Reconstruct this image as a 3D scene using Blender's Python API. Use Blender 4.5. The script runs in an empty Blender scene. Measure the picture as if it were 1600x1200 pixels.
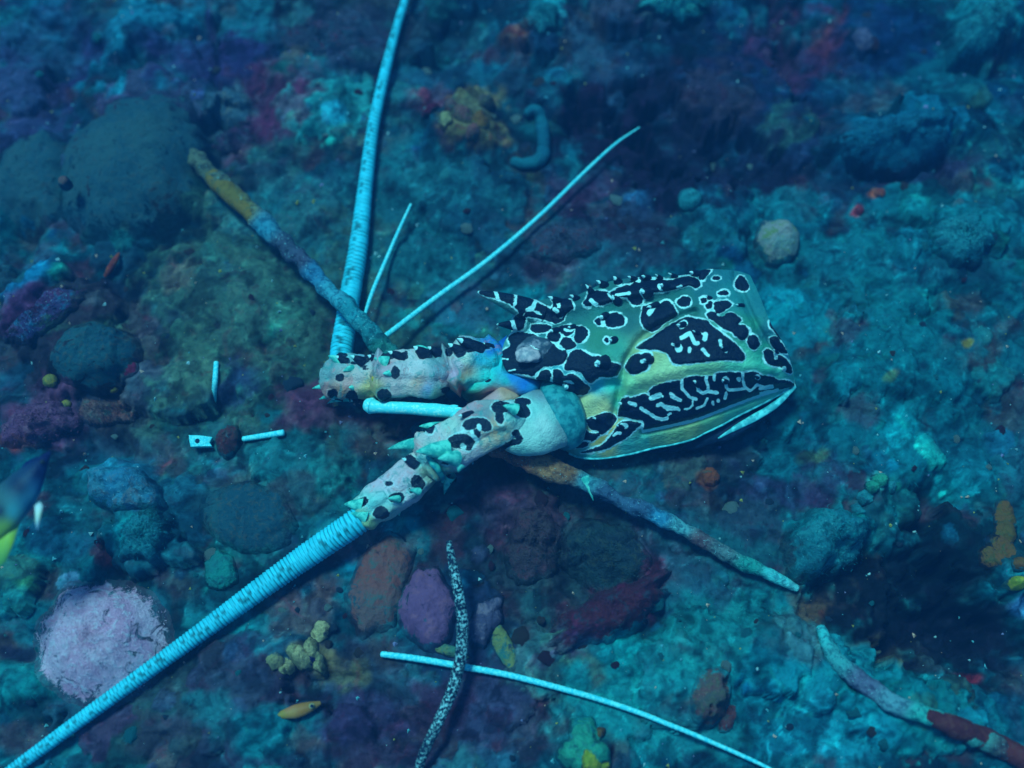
import bpy, math, random
import numpy as np
from mathutils import Vector

# ------------------------------------------------------------------ camera, water light, sun, exposure
sc = bpy.context.scene
W, H_ = 1600.0, 1200.0                    # design grid (photo pixels) used for laying things out
THETA = math.radians(22.0)                # camera tilt away from straight down
HFOV = math.radians(50.0)
FPX = (W / 2) / math.tan(HFOV / 2)
PXM = 0.000325                            # metres per design pixel on the sea bed
DIST = FPX * PXM
CAM = np.array([0.0, -DIST * math.sin(THETA), DIST * math.cos(THETA)])
cd = bpy.data.cameras.new("camera"); cam = bpy.data.objects.new("camera", cd)
sc.collection.objects.link(cam); sc.camera = cam
cam.location = CAM; cam.rotation_euler = (THETA, 0, 0)
cd.sensor_width = 36; cd.lens = 18 / math.tan(HFOV / 2); cd.clip_start = 0.01; cd.clip_end = 100
cd.dof.use_dof = True; cd.dof.focus_distance = DIST - 0.035; cd.dof.aperture_fstop = 3.2

SUN_EL, SUN_AZ = math.radians(71), math.radians(-48)   # azimuth measured from +Y towards +X: light comes from the upper left
world = bpy.data.worlds.new("World"); sc.world = world; world.use_nodes = True
nt = world.node_tree; nt.nodes.clear()
sky = nt.nodes.new("ShaderNodeTexSky"); sky.sky_type = 'NISHITA'; sky.sun_disc = False
sky.sun_elevation = SUN_EL; sky.sun_rotation = SUN_AZ
wt = nt.nodes.new("ShaderNodeMix"); wt.data_type = 'RGBA'; wt.blend_type = 'MULTIPLY'
wt.inputs[0].default_value = 1.0; wt.inputs[7].default_value = (0.14, 0.68, 0.88, 1)   # daylight after metres of sea water
bg = nt.nodes.new("ShaderNodeBackground"); bg.inputs[1].default_value = 0.10
wo = nt.nodes.new("ShaderNodeOutputWorld")
nt.links.new(sky.outputs[0], wt.inputs[6]); nt.links.new(wt.outputs[2], bg.inputs[0]); nt.links.new(bg.outputs[0], wo.inputs[0])
sl = bpy.data.lights.new("sun", 'SUN'); sl.energy = 3.3; sl.angle = math.radians(12); sl.color = (0.26, 0.95, 1.0)
sun = bpy.data.objects.new("sun", sl); sc.collection.objects.link(sun)
sd_ = Vector((math.cos(SUN_EL) * math.sin(SUN_AZ), math.cos(SUN_EL) * math.cos(SUN_AZ), math.sin(SUN_EL)))
sun.rotation_euler = sd_.to_track_quat('Z', 'Y').to_euler()
vs = sc.view_settings
vs.view_transform = 'Standard'; vs.look = 'None'; vs.exposure = 0.40; vs.gamma = 1.0; vs.use_curve_mapping = False
sc.render.engine = 'CYCLES'; sc.cycles.use_denoising = True
sc.cycles.max_bounces = 6; sc.cycles.volume_bounces = 1; sc.cycles.diffuse_bounces = 3
HAZE_DENSITY = 0.19

# ------------------------------------------------------------------ helpers
rng = np.random.default_rng(7); random.seed(7)
L_EFF = np.array([0.37, 0.93, 1.08])

def lin(c):
    c = np.asarray(c, float) / 255.0
    return np.where(c <= 0.04045, c / 12.92, ((c + 0.055) / 1.055) ** 2.4)

def A(r, g, b, k=1.0):
    """own colour of a surface that looks (r,g,b) under this water light"""
    return np.clip(lin((r, g, b)) / L_EFF * k, 0.002, 0.9)

_p = np.random.default_rng(3).permutation(512).astype(np.int64)
_g3 = np.random.default_rng(4).normal(size=(512, 3)); _g3 /= np.linalg.norm(_g3, axis=1)[:, None]

def pn3(x, y, z):
    xi, yi, zi = np.floor(x).astype(np.int64), np.floor(y).astype(np.int64), np.floor(z).astype(np.int64)
    xf, yf, zf = x - xi, y - yi, z - zi
    u, v, w = [t * t * t * (t * (t * 6 - 15) + 10) for t in (xf, yf, zf)]
    def gr(a, b, c):
        h = _p[(_p[(_p[(xi + a) & 511] + yi + b) & 511] + zi + c) & 511]
        g = _g3[h]
        return g[..., 0] * (xf - a) + g[..., 1] * (yf - b) + g[..., 2] * (zf - c)
    def lp(a, b, t): return a + (b - a) * t
    return lp(lp(lp(gr(0,0,0), gr(1,0,0), u), lp(gr(0,1,0), gr(1,1,0), u), v),
              lp(lp(gr(0,0,1), gr(1,0,1), u), lp(gr(0,1,1), gr(1,1,1), u), v), w) * 1.6

def fbm(x, y, z=0.0, oct=4, seed=0.0, ridged=False):
    x = np.asarray(x, float); y = np.asarray(y, float)
    z = np.zeros_like(x) + z + seed * 17.31
    s = np.zeros_like(x); a = 1.0; t = 0.0
    for i in range(oct):
        n = pn3(x + seed * 5.7 + i * 11.3, y + seed * 3.1 + i * 7.7, z + i * 3.3)
        if ridged: n = 1 - 2 * np.abs(n)
        s += a * n; t += a; a *= 0.5; x = x * 2.03; y = y * 2.03; z = z * 2.03
    return s / t

CT, ST = math.cos(THETA), math.sin(THETA)

def P(px, py, h=0.0):
    """world point at height h that stands at design position (px, py)"""
    px = np.asarray(px, float); py = np.asarray(py, float)
    dx = (px - 800) / FPX; dy = (600 - py) / FPX
    rx, ry, rz = dx, dy * CT + ST, dy * ST - CT
    k = (h - CAM[2]) / rz
    return np.stack([CAM[0] + k * rx, CAM[1] + k * ry, np.zeros_like(k) + h], -1)

def to_px(w):
    d = np.asarray(w) - CAM
    xc = d[..., 0]; yc = d[..., 1] * CT + d[..., 2] * ST; zc = d[..., 1] * ST - d[..., 2] * CT
    return 800 + FPX * xc / zc, 600 - FPX * yc / zc

def link(o, parent=None):
    sc.collection.objects.link(o)
    if parent is not None: o.parent = parent
    return o

def mesh_obj(name, v, f, mat, parent=None, smooth=True, col=None, fl=None):
    """v in world metres (or in the parent's space when the parent sits at the origin)"""
    me = bpy.data.meshes.new(name)
    v = np.asarray(v, np.float32)
    if isinstance(f, np.ndarray) and f.ndim == 2:
        n, k = f.shape
        me.vertices.add(len(v)); me.vertices.foreach_set("co", v.ravel())
        me.loops.add(n * k); me.loops.foreach_set("vertex_index", f.astype(np.int32).ravel())
        me.polygons.add(n); me.polygons.foreach_set("loop_start", np.arange(n, dtype=np.int32) * k)
        me.update(calc_edges=True)
    else:
        me.from_pydata([tuple(map(float, q)) for q in v], [], f); me.update()
    me.polygons.foreach_set("use_smooth", np.full(len(me.polygons), smooth))
    if col is not None:
        a = me.attributes.new("base", 'FLOAT_COLOR', 'POINT')
        a.data.foreach_set("color", np.c_[col, np.ones(len(col))].astype(np.float32).ravel())
    for k, arr in (fl or {}).items():
        a = me.attributes.new(k, 'FLOAT', 'POINT'); a.data.foreach_set("value", np.asarray(arr, np.float32))
    if mat: me.materials.append(mat)
    return link(bpy.data.objects.new(name, me), parent)

def tag(o, label=None, cat=None, group=None, kind=None):
    if label: o["label"] = label
    if cat: o["category"] = cat
    if group: o["group"] = group
    if kind: o["kind"] = kind
    return o

def set_origin(o, loc):
    """move the object's origin to loc without moving its mesh"""
    loc = Vector(loc); me = o.data
    co = np.empty(len(me.vertices) * 3, np.float32); me.vertices.foreach_get("co", co)
    co = co.reshape(-1, 3) - np.array(loc, np.float32); me.vertices.foreach_set("co", co.ravel()); me.update()
    o.location = loc
    return o

def empty(name, loc=(0, 0, 0)):
    o = bpy.data.objects.new(name, None); o.location = loc; o.empty_display_size = 0.01
    return link(o)

def put_under(o, root):
    """parent o (mesh in world space) to root that stands at root.location"""
    o.parent = root; o.location = Vector(o.location) - Vector(root.location)
    return o

def grid_faces(nu, nv, wrap_v=False):
    i = np.arange(nu - 1)[:, None]; j = np.arange(nv if wrap_v else nv - 1)[None, :]
    a = i * nv + j; b = i * nv + (j + 1) % nv
    return np.stack([a, b, b + nv, a + nv], -1).reshape(-1, 4)

def catmull(pts, n):
    pts = np.asarray(pts, float)
    q = np.vstack([2 * pts[0] - pts[1], pts, 2 * pts[-1] - pts[-2]])
    d = np.r_[0, np.cumsum(np.linalg.norm(np.diff(pts[:, :2], axis=0), axis=1))]
    t = np.linspace(0, d[-1], n); k = np.clip(np.searchsorted(d, t, 'right') - 1, 0, len(pts) - 2)
    u = ((t - d[k]) / np.maximum(d[k + 1] - d[k], 1e-9))[:, None]
    a, b, c, e = q[k], q[k + 1], q[k + 2], q[k + 3]
    return 0.5 * (2 * b + (c - a) * u + (2 * a - 5 * b + 4 * c - e) * u ** 2 + (3 * b - a - 3 * c + e) * u ** 3)

def tube_geo(path, rad, nseg=12, flat=1.0, cap=True):
    """path: world points (n,3); rad: metres (n,) -> verts, quads ; end caps closed by shrinking rings"""
    path = np.asarray(path, float); rad = np.asarray(rad, float)
    if cap:
        t0 = path[0] - path[1]; t0 /= np.linalg.norm(t0); t1 = path[-1] - path[-2]; t1 /= np.linalg.norm(t1)
        path = np.vstack([path[0] + t0 * rad[0] * .35, path[0] + t0 * rad[0] * .3, path, path[-1] + t1 * rad[-1] * .3, path[-1] + t1 * rad[-1] * .35])
        rad = np.r_[rad[0] * .02, rad[0] * .6, rad, rad[-1] * .6, rad[-1] * .02]
    n = len(path)
    tan = np.gradient(path, axis=0); tan /= np.maximum(np.linalg.norm(tan, axis=1), 1e-12)[:, None]
    side = np.cross(tan, [0, 0, 1.0]); side /= np.maximum(np.linalg.norm(side, axis=1), 1e-9)[:, None]
    up = np.cross(side, tan)
    a = np.linspace(0, 2 * math.pi, nseg, endpoint=False)
    r = rad[:, None, None]
    v = path[:, None, :] + r * (np.cos(a)[None, :, None] * side[:, None, :] + flat * np.sin(a)[None, :, None] * up[:, None, :])
    return v.reshape(-1, 3), grid_faces(n, nseg, True)

# ------------------------------------------------------------------ materials
def new_mat(name):
    m = bpy.data.materials.new(name); m.use_nodes = True
    t = m.node_tree; b = t.nodes["Principled BSDF"]
    return m, t, b

def N(t, kind, **kw):
    n = t.nodes.new(kind)
    for k, v in kw.items(): setattr(n, k, v)
    return n

def mixc(t, fac, a, b, mode='MIX'):
    n = N(t, "ShaderNodeMix", data_type='RGBA', blend_type=mode)
    for s, v in ((n.inputs[0], fac), (n.inputs[6], a), (n.inputs[7], b)):
        if isinstance(v, (int, float)): s.default_value = v
        elif hasattr(v, 'is_linked'): t.links.new(v, s)
        else: s.default_value = (*[float(q) for q in v], 1)
    return n.outputs[2]

def noise(t, scale, detail=4, rough=0.55, coord=None, dist=0.0):
    n = N(t, "ShaderNodeTexNoise"); n.inputs["Scale"].default_value = scale
    n.inputs["Detail"].default_value = detail; n.inputs["Roughness"].default_value = rough; n.inputs["Distortion"].default_value = dist
    if coord is not None: t.links.new(coord, n.inputs["Vector"])
    return n.outputs[0]

def ramp(t, fac, a, b, lo=0.0, hi=1.0, smooth=True):
    n = N(t, "ShaderNodeMapRange"); n.interpolation_type = 'SMOOTHSTEP' if smooth else 'LINEAR'
    n.inputs[1].default_value = a; n.inputs[2].default_value = b; n.inputs[3].default_value = lo; n.inputs[4].default_value = hi
    t.links.new(fac, n.inputs[0]); return n.outputs[0]

def math_(t, op, a, b=0.0):
    n = N(t, "ShaderNodeMath", operation=op)
    for s, v in ((n.inputs[0], a), (n.inputs[1], b)):
        if hasattr(v, 'is_linked'): t.links.new(v, s)
        else: s.default_value = v
    return n.outputs[0]

def bump(t, b, h, strength, dist):
    n = N(t, "ShaderNodeBump"); n.inputs["Strength"].default_value = strength; n.inputs["Distance"].default_value = dist
    t.links.new(h, n.inputs["Height"]); t.links.new(n.outputs[0], b.inputs["Normal"])

def world_pos(t):
    return N(t, "ShaderNodeNewGeometry").outputs["Position"]

def mat_seabed(name="encrusted reef", fine=1.0):
    m, t, b = new_mat(name)
    p = world_pos(t)
    base = N(t, "ShaderNodeAttribute", attribute_name="base").outputs["Color"]
    n1 = noise(t, 120 * fine, 6, 0.6, p, 0.8); n2 = noise(t, 420 * fine, 5, 0.65, p, 0.6); n3 = noise(t, 1600 * fine, 3, 0.6, p)
    n4 = noise(t, 70, 5, 0.6, p, 1.2)
    c = mixc(t, ramp(t, n1, 0.48, 0.68), base, mixc(t, 1.0, base, (1.7, 1.5, 1.4), 'MULTIPLY'))
    c = mixc(t, ramp(t, n1, 0.50, 0.34, 0, 0.8), c, mixc(t, 1.0, c, (0.5, 0.42, 0.48), 'MULTIPLY'))
    c = mixc(t, ramp(t, n2, 0.52, 0.36, 0, 0.4), c, mixc(t, 1.0, c, (0.45, 0.40, 0.45), 'MULTIPLY'))
    c = mixc(t, ramp(t, n4, 0.60, 0.70, 0, 0.5), c, mixc(t, 1.0, c, (2.0, 0.62, 0.75), 'MULTIPLY'))
    c = mixc(t, ramp(t, n4, 0.40, 0.30, 0, 0.5), c, mixc(t, 1.0, c, (1.7, 1.2, 0.85), 'MULTIPLY'))
    c = mixc(t, ramp(t, n3, 0.70, 0.78, 0, 0.3), c, A(60, 140, 155))
    t.links.new(c, b.inputs["Base Color"]); b.inputs["Roughness"].default_value = 0.9
    b.inputs["Specular IOR Level"].default_value = 0.08
    h = math_(t, 'ADD', math_(t, 'MULTIPLY', n2, 1.0), math_(t, 'MULTIPLY', n3, 0.45))
    bump(t, b, h, 0.6, 0.0008)
    return m

def mat_rock(name, cols, scale=220.0, speck=None, bumpd=0.0012, rough=0.85, big=60.0, pit=0.7):
    """cols: three own colours mottled together"""
    m, t, b = new_mat(name)
    p = N(t, "ShaderNodeTexCoord").outputs["Object"]
    rnd = N(t, "ShaderNodeObjectInfo").outputs["Random"]
    va = N(t, "ShaderNodeVectorMath", operation='ADD'); t.links.new(p, va.inputs[0])
    cx = N(t, "ShaderNodeCombineXYZ"); t.links.new(math_(t, 'MULTIPLY', rnd, 3.0), cx.inputs[0]); t.links.new(math_(t, 'MULTIPLY', rnd, 7.0), cx.inputs[1])
    t.links.new(cx.outputs[0], va.inputs[1]); p = va.outputs[0]
    n1 = noise(t, big, 5, 0.6, p, 0.8); n2 = noise(t, scale, 6, 0.65, p, 0.5); n3 = noise(t, scale * 6, 3, 0.6, p)
    c = mixc(t, ramp(t, n1, 0.40, 0.60), cols[0], cols[1])
    c = mixc(t, ramp(t, n2, 0.50, 0.64), c, cols[2])
    c = mixc(t, ramp(t, n2, 0.46, 0.30, 0, pit), c, mixc(t, 1.0, c, (0.45, 0.45, 0.5), 'MULTIPLY'))
    if speck is not None: c = mixc(t, ramp(t, n3, 0.62, 0.70, 0, 0.8), c, speck)
    bed_c = N(t, "ShaderNodeAttribute", attribute_name="base").outputs["Color"]; grow = N(t, "ShaderNodeAttribute", attribute_name="grow").outputs["Fac"]
    n5 = noise(t, 130, 6, 0.7, p, 1.0)
    gm = ramp(t, math_(t, 'ADD', grow, math_(t, 'MULTIPLY', math_(t, 'SUBTRACT', n5, 0.5), 2.4)), 0.42, 0.66, 0, 0.92)
    c = mixc(t, gm, c, mixc(t, ramp(t, n2, 0.4, 0.6), mixc(t, 1.0, bed_c, (0.6, 0.6, 0.65), 'MULTIPLY'), mixc(t, 1.0, bed_c, (1.3, 1.3, 1.25), 'MULTIPLY')))
    t.links.new(c, b.inputs["Base Color"]); b.inputs["Roughness"].default_value = rough
    b.inputs["Specular IOR Level"].default_value = 0.08
    bump(t, b, math_(t, 'ADD', n2, math_(t, 'MULTIPLY', n3, 0.5)), 0.9, bumpd * 1.5)
    return m

def mat_shell(name="painted lobster shell", rough=0.42, spec=0.2, mottle=False):
    m, t, b = new_mat(name)
    p = N(t, "ShaderNodeTexCoord").outputs["Object"]
    at = lambda k: N(t, "ShaderNodeAttribute", attribute_name=k)
    base = at("base").outputs["Color"]; sd = at("sd").outputs["Fac"]; wd = at("wd").outputs["Fac"]; rim = at("rim").outputs["Fac"]
    n1 = noise(t, 240, 4, 0.6, p); n2 = noise(t, 1400, 3, 0.6, p); n3 = noise(t, 520, 5, 0.6, p)
    base = mixc(t, ramp(t, n1, 0.35, 0.65, 0, 0.35), base, mixc(t, 1.0, base, (0.55, 0.66, 0.7), 'MULTIPLY'))
    base = mixc(t, ramp(t, n2, 0.60, 0.70, 0, 0.4), base, mixc(t, 1.0, base, (0.5, 0.6, 0.6), 'MULTIPLY'))
    if mottle:
        n6 = noise(t, 150, 5, 0.65, p, 1.0)
        base = mixc(t, ramp(t, n6, 0.52, 0.64, 0, 0.75), base, A(36, 140, 148)); base = mixc(t, ramp(t, n6, 0.43, 0.33, 0, 0.5), base, A(170, 120, 128)); base = mixc(t, ramp(t, n3, 0.64, 0.72, 0, 0.4), base, A(70, 96, 90))
    sdn = math_(t, 'ADD', sd, math_(t, 'MULTIPLY', math_(t, 'SUBTRACT', n3, 0.5), 6.0))
    white = mixc(t, n1, A(100, 215, 225), A(170, 246, 246))
    n7 = noise(t, 120, 3, 0.5, p)
    sdr = math_(t, 'SUBTRACT', sdn, math_(t, 'MULTIPLY', math_(t, 'SUBTRACT', n7, 0.5), 9.0))
    rimm = math_(t, 'MULTIPLY', math_(t, 'MULTIPLY', ramp(t, sdr, 1.0, 3.4, 1, 0), ramp(t, n1, 0.30, 0.52, 0.35, 1.0)), rim)
    c = mixc(t, rimm, base, white)
    navy = mixc(t, n1, (0.002, 0.004, 0.014), (0.005, 0.010, 0.032))
    c = mixc(t, ramp(t, sdn, -0.5, 0.7, 1, 0), c, navy)
    wdn = math_(t, 'ADD', wd, math_(t, 'MULTIPLY', math_(t, 'SUBTRACT', n3, 0.5), 4.0))
    c = mixc(t, ramp(t, wdn, -0.5, 0.6, 1, 0), c, white)
    t.links.new(c, b.inputs["Base Color"]); b.inputs["Roughness"].default_value = rough
    b.inputs["Specular IOR Level"].default_value = spec
    bump(t, b, math_(t, 'ADD', math_(t, 'MULTIPLY', n1, 1.0), math_(t, 'MULTIPLY', n2, 0.5)), 0.8, 0.0021 if mottle else 0.0016)
    return m

def mat_plain(name, ca, cb, scale=400, rough=0.6, bumpd=0.0004, lo=0.4, hi=0.6, spec=0.12):
    m, t, b = new_mat(name)
    p = N(t, "ShaderNodeTexCoord").outputs["Object"]
    n1 = noise(t, scale, 4, 0.6, p)
    t.links.new(mixc(t, ramp(t, n1, lo, hi), ca, cb), b.inputs["Base Color"])
    b.inputs["Roughness"].default_value = rough; b.inputs["Specular IOR Level"].default_value = spec
    bump(t, b, n1, 0.6, bumpd)
    return m

def mat_vcol(name, rough=0.7, scale=500, dark=(0.5, 0.5, 0.55), amt=0.6, bumpd=0.0006, pale=None):
    m, t, b = new_mat(name)
    p = world_pos(t)
    base = N(t, "ShaderNodeAttribute", attribute_name="base").outputs["Color"]
    n1 = noise(t, scale, 5, 0.65, p, 0.4); n2 = noise(t, scale * 3, 3, 0.6, p)
    c = mixc(t, ramp(t, n1, 0.55, 0.38, 0, amt), base, mixc(t, 1.0, base, dark, 'MULTIPLY'))
    if pale is not None: c = mixc(t, ramp(t, n2, 0.62, 0.70, 0, 0.7), c, pale)
    t.links.new(c, b.inputs["Base Color"]); b.inputs["Roughness"].default_value = rough
    b.inputs["Specular IOR Level"].default_value = 0.1
    bump(t, b, math_(t, 'ADD', n1, math_(t, 'MULTIPLY', n2, 0.4)), 0.8, bumpd)
    return m

# ------------------------------------------------------------------ the sea bed: one sheet, fine in the middle, stretched out to the distance
def axis(a0, a1, step, far, k):
    mid = np.arange(a0, a1 + 1e-9, step)
    g = step * np.cumsum(1.16 ** np.arange(1, k)); g = g * (far / g[-1])
    g = np.maximum(g, step * np.arange(1, k))
    return np.r_[(a0 - g)[::-1], mid, a1 + g]
GX = axis(-0.345, 0.345, 0.00095, 6.0, 60); GY = axis(-0.265, 0.335, 0.00095, 6.0, 60)
XX, YY = np.meshgrid(GX, GY)
QX, QY = to_px(np.stack([XX, YY, np.zeros_like(XX)], -1))
behind = (YY < CAM[1] - 0.25); QX = np.where(behind, -9999, QX); QY = np.where(behind, 9999, QY)
HH = 0.010 * fbm(XX * 9, YY * 9, oct=3, seed=1) + 0.004 * fbm(XX * 32, YY * 32, oct=3, seed=2)
far_ = np.clip((np.hypot(XX, YY) - 0.5) / 1.5, 0, 1); HH += far_ * 0.06 * fbm(XX * 1.3, YY * 1.3, oct=3, seed=4)
WXN = fbm(XX * 40, YY * 40, oct=4, seed=5); WYN = fbm(XX * 40, YY * 40, oct=4, seed=6)
W2X = fbm(XX * 130, YY * 130, oct=3, seed=7); W2Y = fbm(XX * 130, YY * 130, oct=3, seed=8)

def blob(px, py, rx, ry, ang=0, warp=0.45):
    """irregular elliptical field: 1 at the centre, 0 on the rim"""
    s = min(rx, ry) * warp
    dx = QX - px + s * (WXN * 1.6 + W2X * .7); dy = QY - py + s * (WYN * 1.6 + W2Y * .7)
    a = math.radians(ang); c, n = math.cos(a), math.sin(a)
    return 1 - np.hypot((dx * c + dy * n) / rx, (-dx * n + dy * c) / ry)

def sstep(x, a, b):
    t = np.clip((x - a) / (b - a), 0, 1); return t * t * (3 - 2 * t)

# own colours of the turf, crusts and silt, plus shade painted into the two dark hollows, given as they look in this light
CC = np.empty(XX.shape + (3,)); CC[:] = A(14, 84, 102)
def paint(mask, col, amt=1.0):
    global CC
    CC = CC + (np.asarray(col) - CC) * (np.clip(mask, 0, 1) * amt)[..., None]
def layer(f, seed, lo, hi, mul, amt, oc=5):
    """patches where the growth is paler, darker or of another hue than round about"""
    global CC
    m = sstep(fbm(XX * f + .02 * f * WXN, YY * f + .02 * f * WYN, oct=oc, seed=seed), lo, hi) * amt
    CC = CC * (1 + (np.array(mul) - 1) * m[..., None])
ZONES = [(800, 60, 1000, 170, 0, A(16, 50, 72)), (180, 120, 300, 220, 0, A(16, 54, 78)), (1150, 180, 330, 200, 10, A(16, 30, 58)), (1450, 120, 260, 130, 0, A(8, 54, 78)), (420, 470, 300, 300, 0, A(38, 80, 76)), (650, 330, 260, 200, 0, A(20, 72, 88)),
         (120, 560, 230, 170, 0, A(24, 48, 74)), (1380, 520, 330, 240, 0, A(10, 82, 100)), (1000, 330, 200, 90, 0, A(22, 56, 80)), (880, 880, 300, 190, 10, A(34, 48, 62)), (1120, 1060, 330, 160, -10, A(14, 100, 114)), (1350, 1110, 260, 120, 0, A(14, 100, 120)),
         (500, 1100, 330, 150, 0, A(32, 50, 72)), (300, 850, 300, 140, 0, A(22, 78, 94)), (100, 1080, 200, 140, 0, A(20, 80, 98)), (480, 700, 220, 100, 0, A(26, 72, 86)), (1430, 930, 210, 170, 0, A(10, 26, 42)), (1180, 780, 200, 90, 0, A(18, 60, 80)), (760, 1130, 160, 90, 0, A(36, 42, 66))]  # zone round the hole is darkened as painted shade
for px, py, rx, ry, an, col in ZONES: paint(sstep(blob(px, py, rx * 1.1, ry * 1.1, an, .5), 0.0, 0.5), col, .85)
layer(13, 11, -0.05, 0.25, (.55, .5, .58), .95); layer(17, 12, 0.02, 0.22, (1.1, 1.7, 1.6), .95); layer(24, 13, 0.14, 0.28, (1.7, .55, .75), .75)
layer(21, 14, 0.16, 0.32, (1.9, 1.05, .85), .7); layer(34, 15, 0.06, 0.22, (.36, .32, .38), .9); layer(40, 16, 0.16, 0.26, (1.2, 1.8, 1.7), .7)
layer(48, 17, 0.20, 0.30, (1.7, .5, .55), .65); layer(60, 18, 0.22, 0.32, (1.0, .8, 1.05), .6)
paint(sstep(fbm(XX * 19, YY * 19, oct=5, seed=41), .12, .30), A(46, 50, 54), .65); paint(sstep(fbm(XX * 26, YY * 26, oct=5, seed=42), .18, .32), A(44, 30, 46), .7)
# hollows (depth in mm)
HOLES = [(1405, 925, 165, 155, 10, 40), (1500, 1000, 150, 100, 0, 22), (1070, 230, 190, 110, 20, 34), (960, 190, 110, 70, 0, 18),
         (1240, 60, 110, 90, 30, 30), (1330, 130, 120, 60, -10, 20), (1420, 250, 160, 40, -8, 20), (150, 700, 160, 40, 10, 10), (1470, 780, 80, 60, 0, 20),
         (860, 850, 150, 110, 20, 14), (330, 60, 90, 60, 0, 14), (110, 70, 60, 60, 0, 12), (340, 200, 60, 90, 20, 14), (30, 330, 50, 140, 0, 16),
         (200, 620, 60, 40, 0, 14), (540, 1090, 160, 50, 10, 12), (640, 1150, 90, 60, 0, 12), (90, 1130, 120, 30, -20, 8), (1180, 800, 90, 40, 10, 10),
         (1450, 480, 90, 30, -20, 8), (680, 60, 90, 50, 0, 12), (1530, 650, 60, 50, 0, 9), (250, 860, 120, 30, -15, 8), (330, 640, 70, 30, -10, 10), (620, 670, 100, 26, -10, 9),
         (1210, 700, 160, 34, -30, 7), (1120, 1090, 34, 50, -25, 12), (1130, 660, 160, 40, -20, 6), (700, 150, 60, 24, -20, 9), (520, 1060, 60, 14, 0, 8)]
for px, py, rx, ry, an, d in HOLES:
    HH -= d * 0.001 * sstep(blob(px, py, rx, ry, an, .35), -0.05, 0.95)
# mounds of rock under the silt (height in mm)
MOUNDS = [(390, 470, 200, 260, 10, 10), (1290, 850, 90, 70, -20, 20), (1100, 1040, 220, 110, -10, 14), (1400, 220, 170, 55, -8, 16), (1440, 560, 200, 130, 0, 8),
          (220, 70, 100, 70, -30, 14), (190, 760, 75, 46, 0, 14), (960, 960, 130, 50, -25, 16), (1380, 420, 170, 60, 0, 10), (1540, 60, 70, 60, 0, 22), (720, 190, 90, 60, 10, 12),
          (60, 470, 110, 40, -50, 16), (1340, 1090, 120, 70, 0, 8), (840, 60, 90, 70, 0, 12), (1050, 10, 90, 30, 0, 18), (1510, 370, 70, 60, 0, 12), (240, 830, 60, 50, -30, 12),
          (1570, 910, 50, 80, 0, 14), (920, 1170, 60, 60, 0, 15), (460, 1020, 90, 40, 0, 9), (40, 1070, 70, 50, 0, 10), (640, 250, 140, 120, 0, 6), (1350, 760, 60, 40, 0, 10), (1240, 1010, 140, 90, 0, 8)]
for px, py, rx, ry, an, d in MOUNDS:
    HH += d * 0.001 * sstep(blob(px, py, rx, ry, an, .4), 0.0, 0.75)

# keep the bed low and even where the shell and its feelers lie
LINES = [[(575, 805), (20, 1200)], [(545, 540), (560, 400), (590, 170), (635, 0)], [(320, 265), (600, 550)], [(800, 715), (1240, 915)], [(597, 1022), (1190, 1195)],
         [(600, 525), (1000, 200)], [(700, 845), (722, 980), (650, 1200)], [(510, 590), (790, 580)], [(570, 800), (860, 660)]]
def seg_dist(px, py, a, b):
    ax, ay = a; bx, by = b; vx, vy = bx - ax, by - ay
    t = np.clip(((px - ax) * vx + (py - ay) * vy) / (vx * vx + vy * vy), 0, 1)
    return np.hypot(px - ax - t * vx, py - ay - t * vy)
ld = np.full(XX.shape, 1e9)
for L in LINES:
    for a, b in zip(L[:-1], L[1:]): ld = np.minimum(ld, seg_dist(QX, QY, a, b))
calm = np.maximum(1 - sstep(ld, 14, 60), sstep(1 - np.hypot((QX - 1010) / 330, (QY - 590) / 210), 0.0, 0.35))

# overlapping lumps of rubble and crusts
PAL = [A(16, 92, 112), A(22, 108, 118), A(30, 72, 96), A(48, 40, 74), A(60, 32, 50), A(44, 74, 74), A(60, 80, 90), A(22, 56, 90), A(66, 58, 62), A(14, 74, 104), A(40, 100, 92)]
PW = np.array([5, 4, 4, 2.2, 1.1, 2, 1.0, 3, .9, 4, 1.2]); PW /= PW.sum()
def stamp(cx, cy, rx, ry, ang, ht, col, amt):
    R = max(rx, ry) * 1.25
    i0, i1 = np.searchsorted(GX, [cx - R, cx + R]); j0, j1 = np.searchsorted(GY, [cy - R, cy + R])
    if i1 - i0 < 3 or j1 - j0 < 3: return
    s = np.s_[j0:j1, i0:i1]
    x = XX[s] - cx + R * (.34 * WXN[s] + .36 * W2X[s]); y = YY[s] - cy + R * (.34 * WYN[s] + .36 * W2Y[s])
    c, n = math.cos(ang), math.sin(ang)
    d2 = ((x * c + y * n) / rx) ** 2 + ((-x * n + y * c) / ry) ** 2
    zc = HH[(j0 + j1) // 2, (i0 + i1) // 2]
    k = (1 - calm[(j0 + j1) // 2, (i0 + i1) // 2] * .85)
    top = zc + ht * k * (np.sqrt(np.clip(1 - d2, 0, 1)) * 1.25 - .25)
    new = np.where(d2 < 1, np.maximum(HH[s], top), HH[s])
    m = sstep((new - HH[s]) / (ht + 1e-9), 0.0, 0.12) * amt
    HH[s] = new; CC[s] = CC[s] + ((col if amt > 0 else CC[(j0 + j1) // 2, (i0 + i1) // 2] * col) - CC[s]) * np.abs(m)[..., None]
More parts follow.
